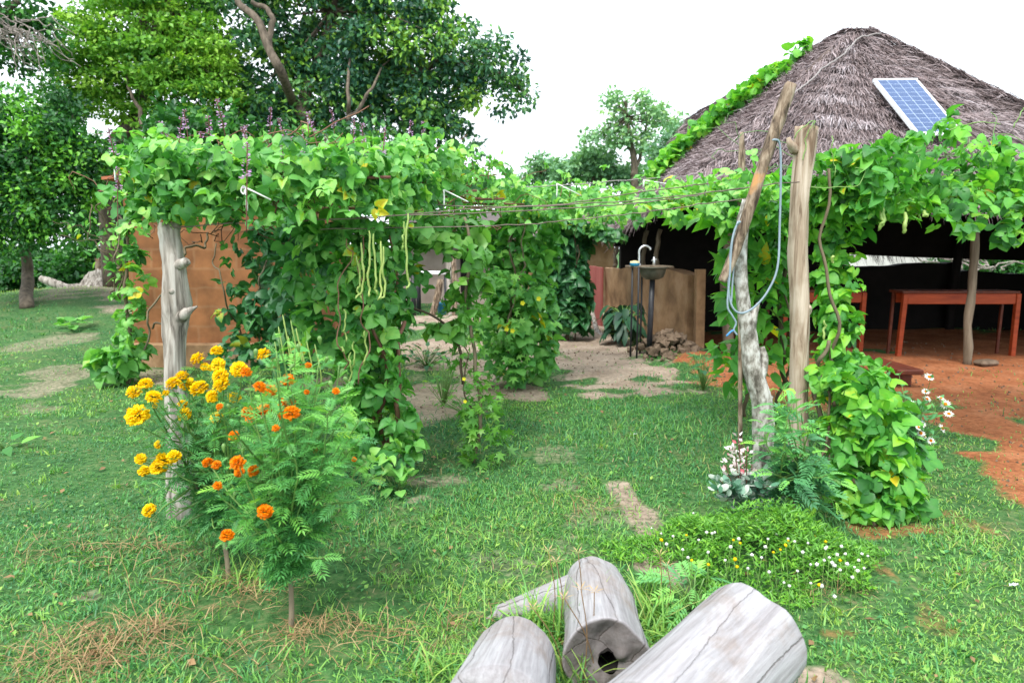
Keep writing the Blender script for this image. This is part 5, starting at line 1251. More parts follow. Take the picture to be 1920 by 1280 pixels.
# ------------------------------------------------------------------ marigolds
def flower_head(mat, Rr, seed):
    g = np.random.default_rng(seed); mb = MB()
    V, Q, t = [], [], []
    for k, (el, cnt) in enumerate(((-20, 20), (-4, 22), (12, 22), (27, 20), (42, 18), (56, 15), (70, 11), (84, 6))):
        for j in range(cnt):
            a = 2 * math.pi * (j + .5 * (k % 2)) / cnt + g.normal(0, .22); e = R(el + g.normal(0, 11)); rr = Rr * (.95 + g.normal(0, .08))
            d = np.array([math.cos(a) * math.cos(e), math.sin(a) * math.cos(e), math.sin(e) * .82]); s = np.array([-math.sin(a), math.cos(a), 0]); u = unit(np.cross(d, s))
            w = Rr * .19 * g.uniform(.75, 1.3); b = len(V)
            V += [d * rr * .45 - s * w * .5, d * rr * .45 + s * w * .5, d * rr * .86 + s * w, d * rr + s * w * .45 + u * Rr * g.normal(0, .07), d * rr * .93 - u * Rr * .06, d * rr - s * w * .45 + u * Rr * g.normal(0, .07), d * rr * .86 - s * w]
            Q += [[b, b + 1, b + 2, b + 6]]; t += [float(np.clip(.25 + .5 * (el + 18) / 100 + g.normal(0, .18), 0, 1))] * 7
            Q += [[b + 6, b + 2, b + 3, b + 4], [b + 6, b + 4, b + 5, b + 5]]
    Q = [q for q in Q]; quads = np.array([q for q in Q if len(set(q)) == 4]); tris = np.array([q[:3] for q in Q if len(set(q)) == 3])
    mb.add(np.array(V), [quads, tris], np.array(t), 0)
    lathe(mb, (0, 0, -Rr * .95), [(.12 * Rr, 0), (.26 * Rr, .3 * Rr), (.36 * Rr, .75 * Rr), (.25 * Rr, .95 * Rr)], 9); mb.m[-1][:] = 1
    return mb
def bud_mesh():
    mb = MB(); lathe(mb, (0, 0, 0), [(.002, -.012), (.006, 0), (.0085, .010), (.006, .018), (0, .021)], 7); return mb
def bush(root, stems, T, mat, s0, s1, step=.045, tint=.5, lo=.22, tipbright=.25, stem_mat='green_stem', r0=.006, spread=.5):
    """stems: list of point lists. Leaves sit in opposite pairs along every stem"""
    st, lf = MB(), MB()
    for P in stems:
        n = 26; Q = spline(P, n) + Fn(n, .012) * np.linspace(0, 1, n)[:, None] * 0.6
        tube(st, Q, np.linspace(r0, r0 * .35, n), 5, tint=rng.uniform(.2, 1))
        L = np.linalg.norm(np.diff(Q, axis=0), axis=1).sum(); m = max(int(L * (1 - lo) / step), 3)
        t = np.linspace(lo, 1.0, m) + rng.normal(0, .01, m); f = np.clip(t, 0, 1) * (n - 1.001); i = f.astype(int); p = Q[i] + (Q[i + 1] - Q[i]) * (f - i)[:, None]; ax = unit(Q[i + 1] - Q[i])
        a = np.arange(m) * 1.57 + rng.uniform(0, 6)
        for sg in (0, math.pi):
            h = np.stack([np.cos(a + sg), np.sin(a + sg), 0 * a], -1) + jit(m, .22)
            rise = np.where(t > .8, .9, .25)[:, None]
            yd = h + ax * rise + UP * rng.normal(.0, .25, m)[:, None]
            sz = rng.uniform(s0, s1, m) * np.where(t > .85, .7, 1.0)
            inst(lf, T, p, frames(yd, UP + ax * .3 + jit(m, .25)), sz, np.clip(tint + tipbright * (t - .6) + .13 * rng.normal(0, 1, m), 0, 1))
    st.build('stem', M[stem_mat], root); lf.build('foliage', M[mat], root, smooth=False)
def stem_to(base, hub, tgt):
    base, hub, tgt = map(np.asarray, (base, hub, tgt)); mid = hub * .45 + tgt * .55; mid[2] = hub[2] * .4 + tgt[2] * .6; mid[:2] = hub[:2] * .35 + tgt[:2] * .65
    return [base * .25 + hub * .75 + rng.normal(0, .008, 3), hub, mid, tgt]
def main_stem(root, hubs):
    mb = MB(); b = WL[root.name]; top = np.mean(hubs, 0); k = b * .45 + top * .55
    tube(mb, spline([b - (0, 0, .02), b * .7 + k * .3 + (.004, 0, 0), k], 10), np.linspace(.011, .008, 10), 9, tint=.85)
    for h in hubs: tube(mb, spline([k - (0, 0, .01), k * .45 + h * .55 + (0, 0, -.01), h], 10), np.linspace(.007, .0045, 10), 6, tint=.6)
    mb.build('main_stem', M['brown_stem'], root)
YEL = [(406, 658, 1), (371, 673, 1.15), (384, 687, .7), (409, 683, 1.05), (493, 665, 1.15), (448, 692, 1.25), (413, 705, 1.2), (415, 721, 1.15), (324, 718, 1.1), (341, 706, 1.1), (349, 719, 1.25), (374, 728, 1.45), (273, 720, 1.05),
       (252, 734, 1.1), (288, 744, 1.15), (258, 779, 1.65), (311, 736, .5), (440, 745, 1), (346, 776, 1.1), (343, 757, .75), (407, 782, 1), (397, 742, .9), (398, 747, .8), (298, 833, .75), (264, 860, .9), (270, 883, .95), (309, 862, 1.4), (298, 876, 1.3), (327, 855, 1.0), (280, 956, 1.05), (290, 761, .4), (395, 690, .6)]
ORA = [(487, 725, .85), (540, 712, .95), (538, 759, 1.25), (547, 774, 1.15), (463, 772, .9), (497, 767, 1), (471, 782, .9), (480, 770, .7), (390, 867, .85), (406, 871, .7), (445, 867, 1), (449, 885, .75), (475, 882, .9), (408, 910, .6), (497, 959, 1.05), (426, 1003, .95), (630, 733, .5), (578, 685, .5), (438, 816, .8), (517, 802, .5),
       (591, 844, .4), (506, 731, 1.0), (528, 780, .65), (664, 861, .4), (462, 697, .8), (505, 771, .6), (575, 735, .4), (412, 762, .5)]
yb = thing('marigold_plant', G(428, 1082) * (1, 1, 0), 'marigold bush full of yellow pompom flowers in front of the weathered post', 'flower plant', 'marigold bushes')
ob = thing('marigold_plant', G(545, 1172) * (1, 1, 0), 'taller leafy marigold bush with orange flowers, nearest the camera on the left', 'flower plant', 'marigold bushes')
yh = [flower_head('yellow_petal', .0265, 50 + k) for k in range(3)]; oh = [flower_head('orange_petal', .0255, 60 + k) for k in range(3)]
def plant_flowers(root, lst, heads, mat, dfun, base, hubs):
    src = []; stems = []
    for k, (x, y, s) in enumerate(lst):
        p = W(x, y, dfun(x, y)); rot = (R(rng.uniform(8, 48)), R(rng.normal(0, 16)), R(rng.normal(0, 25)))
        if len(src) < 3: o = heads[len(src)].build('flower_head', [M[mat], M['green_stem']], root, smooth=False, ); o.location = p - WL[root.name]; o.rotation_euler = rot; o.scale = (s,) * 3; src.append(o)
        else: copy_part(src[k % 3], root, p, rot, s)
        h = hubs[rng.integers(0, len(hubs))]
        stems.append(stem_to(base, h, p - np.array([0, -.01, .028 * s])))
    return stems
_hold = np.zeros(3)
def zero_build(mbs):
    for m in mbs: m.v = [v for v in m.v]
# flower meshes are built around their own origin: shift them by the root so that local coordinates stay centred
def centred(mbs, root):
    for m in mbs: m.v = [v + WL[root.name] for v in m.v]
centred(yh, yb); centred(oh, ob)
b = WL[yb.name]; d0 = b[1]
hubs = [W(x, y, d0 + dd) for x, y, dd in ((400, 960, .05), (430, 930, .0), (380, 900, .12), (420, 860, .1), (350, 880, .05), (450, 900, .15))]
hubs_y = hubs
stems = plant_flowers(yb, YEL, yh, 'yellow_petal', lambda x, y: d0 - .06 + .12 * math.sin(x * .05 + y * .03), b, hubs)
for x, y in [(330, 900), (340, 950), (310, 980), (360, 1010), (390, 1040), (300, 820), (330, 780), (370, 800), (400, 820), (430, 840), (460, 800), (420, 770), (350, 840), (380, 880), (410, 930), (450, 950), (470, 880), (320, 1000), (280, 900), (360, 930), (400, 990), (430, 700), (480, 720), (460, 760), (300, 940), (345, 985), (440, 1000), (385, 960)]:
    stems.append(stem_to(b, hubs[rng.integers(0, 6)], W(x, y, d0 + rng.normal(.12, .14))))
bush(yb, stems, FEATHER, 'marigold_leaf', .05, .088, .052, .40, lo=.10)
main_stem(yb, hubs_y)
b = WL[ob.name]; d0 = b[1]
hubs = [W(x, y, d0 + dd) for x, y, dd in ((540, 1040, .02), (545, 980, .0), (530, 920, .1), (560, 900, .05), (500, 960, .1), (580, 960, .02))]
stems = plant_flowers(ob, ORA, oh, 'orange_petal', lambda x, y: d0 + .0 + .16 * math.sin(x * .04 + y * .05), b, hubs)
shoots = [(530, 640), (560, 650), (600, 670), (640, 690), (650, 730), (670, 780), (680, 830), (690, 870), (600, 720), (570, 760), (620, 780), (640, 830), (600, 850), (560, 860), (520, 840), (490, 880), (530, 900), (570, 920), (610, 900), (650, 900), (670, 930), (620, 960), (580, 990), (540, 980), (500, 1000), (470, 950), (460, 1010),
          (610, 1010), (640, 990), (660, 960), (440, 980), (510, 780), (540, 800), (590, 800), (650, 770), (480, 820), (550, 720), (510, 700), (600, 1045), (515, 1050), (455, 880), (480, 920), (500, 940), (550, 940), (630, 870), (585, 880), (700, 890), (685, 900), (520, 660), (575, 700), (625, 740)]
for x, y in shoots: stems.append(stem_to(b, hubs[rng.integers(0, 6)] if y < 950 else hubs[rng.integers(0, 2)], W(x, y, d0 + rng.normal(.0, .16))))
bush(ob, stems, FEATHER, 'marigold_leaf', .05, .092, .043, .55, lo=.10)
main_stem(ob, hubs)
mb = bud_mesh(); centred([mb], ob); b0 = mb.build('flower_bud', M['green_stem'], ob)
for k, (x, y) in enumerate([(480, 664), (520, 683), (505, 690), (560, 655), (612, 676), (650, 714), (621, 724), (545, 690), (600, 640), (455, 848), (545, 936), (562, 938), (507, 928), (441, 985), (537, 936), (420, 842), (560, 838), (648, 850), (684, 862), (430, 764), (590, 730), (640, 700), (440, 930)]):
    p = W(x, y, d0 + .03 + .1 * math.sin(k)); rot = (rng.normal(0, .3), rng.normal(0, .3), 0)
    if k == 0: b0.location = p - WL[ob.name]
    else: copy_part(b0, ob, p, rot, rng.uniform(.7, 1.2))
# tall seed spikes behind the orange marigold
am = thing('seeding_weed', G(575, 1010) * (1, 1, 0), 'tall weed with thin pale seed spikes rising behind the orange marigold bush', 'weed')
mb = MB(); b = WL[am.name]; d = b[1]
for x, y in ((530, 590), (545, 600), (555, 615), (562, 640), (575, 640), (522, 612), (540, 630), (590, 645), (515, 640)):
    Q = spline([b, W((x + 575) / 2, 800, d), W(x + 12, y + 70, d), W(x, y, d)], 24); tube(mb, Q, np.concatenate([np.full(15, .0022), np.full(8, .0036), [.0015]]), 5, tint=rng.uniform(.2, .7), rough=.2)
mb.build('stem', M['pod'], am)
mb = MB(); n = 70; P = spline([b, W(570, 800, d), W(550, 660, d)], 40); i = rng.integers(8, 40, n); th = rng.uniform(0, 6.28, n)
inst(mb, POINT, P[i] + jit(n, .03), frames(np.stack([np.cos(th), np.sin(th), .1 + 0 * th], -1), UP + jit(n, .3)), rng.uniform(.05, .10, n), rng.uniform(.3, .7, n)); mb.build('foliage', M['marigold_leaf'], am)

# ------------------------------------------------------------------ planting round the right posts
fp = thing('feathery_plant', G(1488, 985) * (1, 1, 0), 'feathery leaved flowerless plant at the foot of the thick pale post', 'plant')
b = WL[fp.name]; d0 = b[1]
hubs = [W(1480, 900, d0), W(1500, 880, d0), W(1460, 900, d0 - .05), W(1510, 900, d0 - .05)]
stems = [stem_to(b, hubs[rng.integers(0, 4)], W(x, y, d0 + rng.normal(-.05, .12))) for x, y in [(1470, 740), (1490, 740), (1460, 760), (1450, 790), (1505, 770), (1520, 790), (1430, 800), (1480, 800), (1530, 830), (1545, 860), (1555, 890), (1565, 905), (1550, 930), (1530, 940), (1500, 930), (1520, 890), (1490, 860), (1460, 850), (1440, 840), (1420, 830), (1540, 900), (1510, 950), (1475, 900), (1450, 890), (1535, 960), (1560, 935), (1480, 760), (1515, 850), (1470, 830), (1500, 820)]]
bush(fp, stems, FEATHER_LONG, 'feather_leaf', .08, .14, .055, .42, tipbright=.75, lo=.08)
main_stem(fp, hubs)

vs = thing('variegated_shrub', G(1402, 985) * (1, 1, 0), 'small shrub with white edged leaves and pinkish white tips left of the feathery plant', 'shrub')
b = WL[vs.name]; d0 = b[1]; mb = MB(); lf = MB(); pk = MB()
for k, (x, y) in enumerate([(1385, 820), (1395, 830), (1372, 845), (1360, 870), (1350, 900), (1380, 860), (1400, 850), (1410, 870), (1430, 890), (1440, 910), (1345, 920), (1370, 910), (1400, 900), (1420, 930), (1450, 935), (1360, 940), (1390, 930), (1378, 840)]):
    Q = spline([b, W((1400 + x) / 2, 930, d0), W(x, y, d0 + rng.normal(0, .08))], 18); tube(mb, Q, np.linspace(.006, .002, 18), 5, tint=.2)
    n = 44; i = rng.integers(5, 18, n); th = rng.uniform(0, 6.28, n); h = np.stack([np.cos(th), np.sin(th), .35 + 0 * th], -1)
    top = (i > 12) & (y < 880); wv = np.where(rng.uniform(0, 1, n) < .4, rng.uniform(.55, .9, n), rng.uniform(.05, .45, n))
    fr = frames(h + UP * .3 + jit(n, .3), UP * .6 + h * .7 + jit(n, .4)); p = Q[i] + h * .012
    inst(lf, ROUND, p[~top], fr[~top], np.stack([rng.uniform(.026, .042, n), rng.uniform(.034, .055, n), np.full(n, .03)], -1)[~top], wv[~top])
    inst(pk, OVAL, p[top], fr[top], rng.uniform(.02, .035, n)[top], np.clip(rng.normal(.8, .3, n), 0, 1)[top])
mb.build('stem', M['red_stem'], vs); lf.build('foliage', M['varieg'], vs); tag(pk.build('pale_tip', M['pinkbract'], vs), kind='stuff')

gc = thing('flower_bed', G(1425, 1055) * (1, 1, 0), 'low spreading bed of tiny white and yellow button flowers in the lawn', 'ground cover')
c = WL[gc.name]; lf = MB(); st = MB()
n = 9000; a = rng.uniform(0, 6.28, n); q = rng.uniform(0, 1, n) ** .55; fg = Fbm(77, 2.5, 3); q = q * (1 + .16 * fg(np.cos(a) * 2, np.sin(a) * 2))
x = c[0] + q * np.cos(a) * .52 + .05 * np.sin(a); y = c[1] + .05 + q * np.sin(a) * .36 - q * np.cos(a) * .10
hmax = np.clip(.17 * (1 - q ** 2.2), .02, 1) * (1 + .25 * fg(x * 5, y * 5)); z = hmax * rng.uniform(.15, 1, n) ** .6
th = rng.uniform(0, 6.28, n); yd = np.stack([np.cos(th), np.sin(th), rng.uniform(-.1, 1.0, n)], -1)
inst(lf, DIA, np.stack([x, y, z], -1), frames(yd, UP + jit(n, .4)), np.stack([rng.uniform(.011, .020, n), rng.uniform(.020, .046, n), np.full(n, .02)], -1), np.clip(.5 + .2 * rng.normal(0, 1, n), 0, 1))
lf.build('foliage', M['cover_leaf'], gc, smooth=False)
wb_, yb_ = [], []
T = (np.array([[0, 0, 1.0], [.9, 0, .3], [.28, .85, .3], [-.73, .53, .3], [-.73, -.53, .3], [.28, -.85, .3], [.6, .0, -.5], [-.5, .4, -.5], [-.5, -.4, -.5], [0, 0, -.8]]),
     [np.array([[0, 1, 2], [0, 2, 3], [0, 3, 4], [0, 4, 5], [0, 5, 1], [6, 2, 1], [7, 3, 2], [8, 5, 4], [7, 4, 3], [6, 1, 5], [6, 7, 2], [7, 8, 4], [8, 6, 5], [9, 7, 6], [9, 8, 7], [9, 6, 8]])])
def button(mat):
    mb = MB(); inst(mb, T, [WL[gc.name]], np.eye(3)[None], .0065, .5); return mb.build('button_flower', M[mat], gc)
bw, by = button('white_petal'), button('yellow_petal')
WP = [(1222, 990), (1240, 1000), (1258, 985), (1262, 1005), (1300, 962), (1310, 968), (1345, 975), (1345, 983), (1325, 998), (1340, 998), (1335, 1000), (1368, 985), (1425, 992), (1435, 990), (1310, 1012), (1370, 1025), (1328, 1035), (1410, 1040), (1428, 1045), (1402, 1065), (1442, 1072), (1435, 1025), (1478, 1010), (1482, 985), (1490, 1015), (1515, 1018), (1512, 988), (1520, 1058), (1532, 1058), (1550, 1025), (1548, 1028), (1555, 1045), (1545, 1050), (1560, 1055), (1578, 1024), (1585, 1038), (1588, 1057), (1565, 1060), (1575, 1068), (1610, 1050), (1627, 1042), (1616, 1038), (1602, 1063), (1608, 1070), (1620, 1065), (1598, 1082), (1520, 1093), (1480, 1098), (1470, 1092), (1540, 1098), (1565, 1118), (1440, 1010), (1456, 1001), (1395, 975), (1410, 965), (1280, 1030), (1290, 1045), (1250, 1020), (1505, 1035), (1495, 1070), (1385, 1010), (1360, 1050), (1535, 1010), (1570, 1040)]
YP = [(1320, 978), (1287, 1003), (1375, 1012), (1388, 1018), (1478, 1013), (1473, 1022), (1525, 985), (1528, 1005), (1297, 1050), (1328, 1058), (1378, 1048), (1382, 1062), (1463, 1030), (1450, 1035), (1548, 1015), (1536, 1096), (1575, 1050), (1240, 1012)]
for src, L in ((bw, WP), (by, YP)):
    for k, (px, py) in enumerate(L):
        g0 = G(px, py); q = min(math.hypot((g0[0] - c[0]) / .56, (g0[1] - c[1]) / .46), 1); h = .17 * (1 - q ** 2.2) + .05
        p = G(px, py, h)
        if k == 0: src.location = p - WL[gc.name]
        else: copy_part(src, gc, p, (rng.normal(0, .3), rng.normal(0, .3), rng.uniform(0, 6)), rng.uniform(.9, 1.5))
        tube(st, spline([p - (rng.normal(0, .02), rng.normal(0, .02), h * .8), p], 5), .0012, 4, tint=.8)
tag(st.build('stem', M['green_stem'], gc), kind='stuff')

zp = thing('daisy_plant', G(1705, 880) * (1, 1, 0), 'loose plant of white daisies with orange centres at the edge of the red earth', 'flower plant')
b = WL[zp.name]; d0 = b[1]
def daisy():
    mb = MB(); n = 13; th = np.arange(n) * 6.283 / n
    inst(mb, OVAL, np.zeros((n, 3)), frames(np.stack([np.cos(th), np.sin(th), .12 + .1 * rng.normal(0, 1, n)], -1), np.tile(UP, (n, 1))), np.stack([np.full(n, .022), np.full(n, .030), np.full(n, .02)], -1), rng.uniform(.2, 1, n), 0)
    lathe(mb, (0, 0, .0), [(.010, 0), (.010, .006), (.006, .010), (0, .011)], 9); mb.m[-1][:] = 1; centred([mb], zp); return mb.build('flower_head', [M['white_petal'], M['orange_petal']], zp)
f0 = daisy(); stems = []
for k, (x, y) in enumerate([(1742, 707), (1736, 734), (1709, 757), (1738, 748), (1764, 747), (1773, 758), (1700, 764), (1779, 776), (1714, 787), (1722, 801), (1728, 795), (1733, 818), (1766, 803), (1690, 758), (1745, 826), (1726, 812)]):
    p = W(x, y, d0 + rng.normal(0, .12)); rot = (R(rng.uniform(15, 60)), R(rng.normal(0, 25)), rng.uniform(-.5, .5))
    if k == 0: f0.location = p - WL[zp.name]; f0.rotation_euler = rot
    else: copy_part(f0, zp, p, rot, rng.uniform(.75, 1.1))
    stems.append([b, b * .6 + p * .4 + (0, 0, .05), p - (0, 0, .005)])
for x, y in [(1690, 700), (1660, 690), (1680, 730), (1700, 740), (1720, 760), (1740, 790), (1670, 760), (1650, 720), (1690, 790), (1710, 830), (1750, 840), (1740, 770)]: stems.append([b, b * .5 + W(x, y, d0) * .5, W(x, y, d0 + rng.normal(.1, .15))])
bush(zp, stems, POINT, 'feather_leaf', .05, .085, .06, .45, r0=.004)

bl = thing('big_leaf_plant', G(1168, 644) * (1, 1, 0), 'dark plant with large drooping leaves in front of the mud wall', 'plant')
b = WL[bl.name]; mb = MB(); st = MB(); n = 70; th = rng.uniform(0, 6.28, n)
z = rng.uniform(.12, .55, n); rad = rng.uniform(.05, .26, n); h = np.stack([np.cos(th), np.sin(th), 0 * th], -1); p = b + h * rad[:, None] + UP * z[:, None]
inst(mb, HEART, p, frames(h * .7 - UP * .75 + jit(n, .15), UP * .7 + h * .7), np.stack([rng.uniform(.09, .14, n), rng.uniform(.16, .26, n), np.full(n, .2)], -1), rng.uniform(0, 1, n)); mb.build('foliage', M['big_leaf'], bl)
for k in range(n): tube(st, spline([b, b + h[k] * rad[k] * .3 + UP * z[k] * .8, p[k]], 6), .006, 4)
st.build('stem', M['green_stem'], bl)
mb = MB(); tube(mb, spline([W(1108, 575, 11.5), W(1120, 620, 10.8), W(1140, 635, 10.2)], 12), .04, 7); tag(mb.build('driftwood', M['post'], smooth=True), 'grey branch leaning by the red panel of the mud wall', 'branch')

# small weeds
def weed(px, py, label, T, mat, n, s0, s1, hr, hh, tint=.5):
    c = G(px, py); c[2] = Hs(c); w = thing('lawn_weed', c, label, 'weed'); mb = MB(); st = MB()
    th = rng.uniform(0, 6.28, n); h = np.stack([np.cos(th), np.sin(th), 0 * th], -1); rad = hr * rng.uniform(.1, 1, n); z = hh * rng.uniform(.3, 1, n)
    p = c + h * rad[:, None] + UP * z[:, None]
    inst(mb, T, p, frames(h + UP * rng.normal(.1, .3, n)[:, None], UP + jit(n, .3)), rng.uniform(s0, s1, n), np.clip(tint + .15 * rng.normal(0, 1, n), 0, 1)); mb.build('foliage', M[mat], w)
    for k in range(n): tube(st, [c, c * .5 + p[k] * .5 + (0, 0, .01), p[k]], .003, 4)
    st.build('stem', M['green_stem'], w)
weed(135, 632, 'small leafy weed on the bare left bank', HEART, 'bean', 22, .10, .17, .32, .16)
weed(190, 552, 'low patch of broad squash leaves in front of the old stump', LOBED, 'bean_dark', 60, .16, .28, 1.1, .25, .8)
weed(8, 842, 'bright weed leaves at the left edge of the lawn', POINT, 'bean_bright', 9, .08, .13, .10, .07, .7)
weed(1318, 735, 'small dark leafy seedling on the path edge in front of the door jamb', OVAL, 'bean_dark', 34, .06, .10, .16, .34)
weed(832, 765, 'tall thin weed on the sandy ground left of the thin gourd stake', LOBED, 'bean', 40, .05, .09, .16, .40)
weed(800, 690, 'bushy weed on the sand under the middle of the arbour', POINT, 'bean_dark', 60, .06, .12, .35, .22)
weed(1300, 1140, 'pale feathery seedling beside the large slanting log', FEATHER, 'feather_leaf', 16, .09, .14, .10, .14, .7)
weed(745, 930, 'small round leafed weed beside the broad hanging bean vine', HEART, 'bean', 16, .05, .08, .12, .12, .6)
weed(880, 1000 - 210, 'low leafy weed behind the thin gourd stake', LOBED, 'gourd', 46, .05, .08, .26, .16)
def tuft(px, py, n, L0, L1, lean, label, sx=.05, sy=.05, heads=0):
    c = G(px, py); t = thing('grass_tuft', c * (1, 1, 0), label, 'grass tuft', 'grass tufts round the logs'); mb = MB()
    T9 = (np.array([[-.5, 0, 0], [.5, 0, 0], [-.46, .33, .02], [.46, .33, .02], [-.34, .68, -.06], [.34, .68, -.06], [0, 1, -.22]]), [np.array([[0, 1, 3, 2], [2, 3, 5, 4]]), np.array([[4, 5, 6]])])
    x = rng.normal(c[0], sx, n); y = rng.normal(c[1], sy, n)
    blades(mb, x, y, rng.uniform(L0, L1, n), rng.uniform(.004, .008, n), np.clip(.62 + .14 * rng.normal(0, 1, n), 0, .9), lean=lean, T=T9); mb.build('blades', M['grass'], t, smooth=False)
    for k in range(heads):
        p = c + np.array([rng.normal(0, .03), rng.normal(0, .02), 0]); q = p + (rng.normal(0, .05), rng.normal(-.03, .03), rng.uniform(.20, .32))
        mb = MB(); tube(mb, spline([p, (p + q) / 2 + (.015, 0, .01), q], 8), .0016, 4, tint=.3)
        m = 6; th = np.arange(m) * 1.05; inst(mb, DIA, np.tile(q, (m, 1)), frames(np.stack([np.cos(th), np.sin(th), .35 + 0 * th], -1), np.tile(UP, (m, 1))), np.stack([np.full(m, .008), np.full(m, .035), np.full(m, .01)], -1), .9)
        mb.build('seed_head', M['straw'], t)
tuft(1050, 1185, 95, .10, .26, .55, 'tall green grass tuft growing between the hollow log and the short rounded log', .055, .04, 3)
tuft(1228, 1160, 190, .08, .22, .75, 'bright grass tuft at the right side of the hollow log', .05, .10, 2)
tuft(1000, 1165, 80, .07, .18, .8, 'grass tuft over the thin broken root left of the hollow log', .07, .03)
tuft(1085, 1275, 40, .08, .17, .6, 'thin grass stems with seed heads in front of the hollow log end', .04, .03, 4)
tuft(830, 1262, 120, .05, .14, .8, 'grass tuft in front of the short rounded log at the bottom edge', .08, .04)
tuft(470, 1085, 150, .06, .16, .85, 'reddish rooted grass tuft under the yellow marigold bush', .12, .06)

# ------------------------------------------------------------------ trees
def tree_crown(mb, ells, d, clumps, cr, per, s0, s1, T=DIA, tint=.45, flat=.75, tsd=.14, fill=.55, dj=.9, ctsd=.14, hang=.2):
    w = np.array([e[2] * e[3] for e in ells], float); w /= w.sum(); C = []
    for e, k in zip(ells, np.maximum((w * clumps).astype(int), 3)):
        c = W(e[0], e[1], d); rx, rz_ = e[2] * d / FPX, e[3] * d / FPX; ry = min((rx + rz_) / 2, 2.2) * dj
        v = unit(rng.normal(0, 1, (k, 3))) * rng.uniform(fill, 1, k)[:, None]
        C.append(c + v * (rx, ry, rz_))
    C = np.concatenate(C); n = len(C) * per; ci = np.repeat(np.arange(len(C)), per)
    rs = cr * rng.uniform(.55, 1.35, len(C)); off = unit(rng.normal(0, 1, (n, 3))) * (rng.uniform(.05, 1, n) ** .5)[:, None] * rs[ci][:, None] * (1, 1, flat)
    pos = C[ci] + off; out = unit(off)
    t = np.clip(tint + (ctsd * rng.normal(0, 1, len(C)))[ci] + tsd * rng.normal(0, 1, n), 0, 1)
    yd = out * .6 + jit(n, .5) - UP * hang; nz = UP * .7 + out * .5 + jit(n, .5)
    inst(mb, T, pos, frames(yd, nz), rng.uniform(s0, s1, n), t); return C
def limbs(mb, root, C, r0, k=26, sag=.1):
    idx = rng.choice(len(C), min(k, len(C)), replace=False)
    for i in idx:
        mid = root * .5 + C[i] * .5 + (0, 0, -.1) + rng.normal(0, .15, 3); tube(mb, spline([root, mid, C[i]], 14), np.linspace(r0, r0 * .18, 14), 6)
def grow(name, label, base, trunk, ells, d, leafmat, barkmat='tree_bark', limb_k=30, cat='tree', group=None, smooth=False, **kw):
    t = thing(name, base, label, cat, group); mb = MB(); C = tree_crown(mb, ells, d, **kw); mb.build('crown', M[leafmat], t, smooth=smooth)
    mb = MB()
    for P, r in trunk: n = 24; tube(mb, spline(P, n) + Fn(n, .03), np.linspace(r[0], r[1], n), 10, rough=.04)
    limbs(mb, np.asarray(trunk[0][0][-1]) * .5 + np.asarray(trunk[0][0][-2]) * .5, C, trunk[0][1][1] * .5, limb_k); mb.build('trunk', M[barkmat], t)
    return t
d = 15.5; b = np.array([-5.3, d, 0])
grow('broadleaf_tree', 'large dark green tree with pale crooked trunks towering behind the bean arbour', b,
     [([b, W(574, 250, d - .5), W(560, 205, d - .6), W(600, 100, d), W(640, -60, d)], [.20, .06]), ([W(560, 210, d), W(525, 140, d - 1.9), W(505, 98, d - 2.0), W(480, 40, d - 1.9), W(445, 0, d - 1.8), W(430, -60, d - 1.6)], [.10, .05]), ([W(505, 98, d - 2.0), W(515, 40, d - 1.9), W(500, 15, d - 1.9), W(475, 5, d - 1.9)], [.06, .04]),
      ([W(655, 260, d), W(650, 200, d - 1.7), W(655, 120, d - 1.0), W(665, 40, d + .4)], [.05, .012]), ([W(650, 225, d - 1.6), W(690, 170, d - 1.5), W(740, 90, d + .2)], [.045, .010]), ([W(760, 140, d), W(850, 120, d), W(940, 140, d), W(990, 185, d)], [.09, .03])],
     [(470, 60, 110, 110), (530, 160, 100, 90), (620, 40, 150, 120), (640, 150, 120, 100), (740, 90, 120, 130), (700, 220, 150, 60), (820, 120, 90, 90), (880, 110, 70, 65), (920, 140, 60, 60), (965, 170, 42, 34), (820, 230, 60, 45), (870, 255, 36, 26), (480, 200, 90, 70), (560, -80, 200, 90), (800, 10, 60, 50), (700, -60, 150, 80), (800, 180, 80, 60), (440, 240, 60, 40), (560, 250, 130, 40)], d,
     'tree_dark', clumps=540, cr=.38, per=85, s0=.09, s1=.17, T=OVAL, tint=.5, ctsd=.22, tsd=.18, hang=.35)
d = 14.5; b = np.array([-8.6, d + .3, 0]); b[2] = Hs(b)
grow('feathery_tree', 'yellow green tree with layered feathery sprays, left of the dark tree', b,
     [([b, W(200, 300, d), W(260, 200, d + .5), W(300, 40, d), W(320, -60, d)], [.24, .07]), ([W(270, 240, d - .8), W(250, 190, d - .7), W(235, 140, d - .6)], [.05, .02])],
     [(250, 50, 130, 70), (330, 100, 110, 70), (200, 110, 100, 60), (290, 160, 130, 50), (180, 190, 90, 45), (370, 190, 80, 50), (260, -40, 130, 60), (300, 230, 90, 30), (130, 150, 40, 60), (400, 130, 50, 60), (330, 40, 60, 40)], d,
     'tree_yellow', clumps=270, cr=.50, per=150, s0=.06, s1=.13, T=OVAL, tint=.52, flat=.22, ctsd=.26, hang=.10)
d = 11.5; b = np.array([-8.2, d, 0]); b[2] = Hs(b)
grow('bushy_tree', 'dense dark green bushy tree filling the left edge beside the bank', b,
     [([b, W(45, 500, d + .8), W(50, 380, d + .4), W(60, 250, d)], [.11, .05])],
     [(50, 215, 90, 55), (40, 300, 110, 70), (110, 270, 70, 60), (70, 370, 110, 55), (130, 340, 60, 50), (-40, 340, 100, 120), (100, 430, 70, 30), (20, 430, 60, 40), (160, 300, 40, 50)], d,
     'tree_bush', clumps=270, cr=.33, per=110, s0=.06, s1=.12, T=OVAL, tint=.46, ctsd=.32, hang=.2)
d = 13.0; b = np.array([-10.2, d, 0]); b[2] = Hs(b)
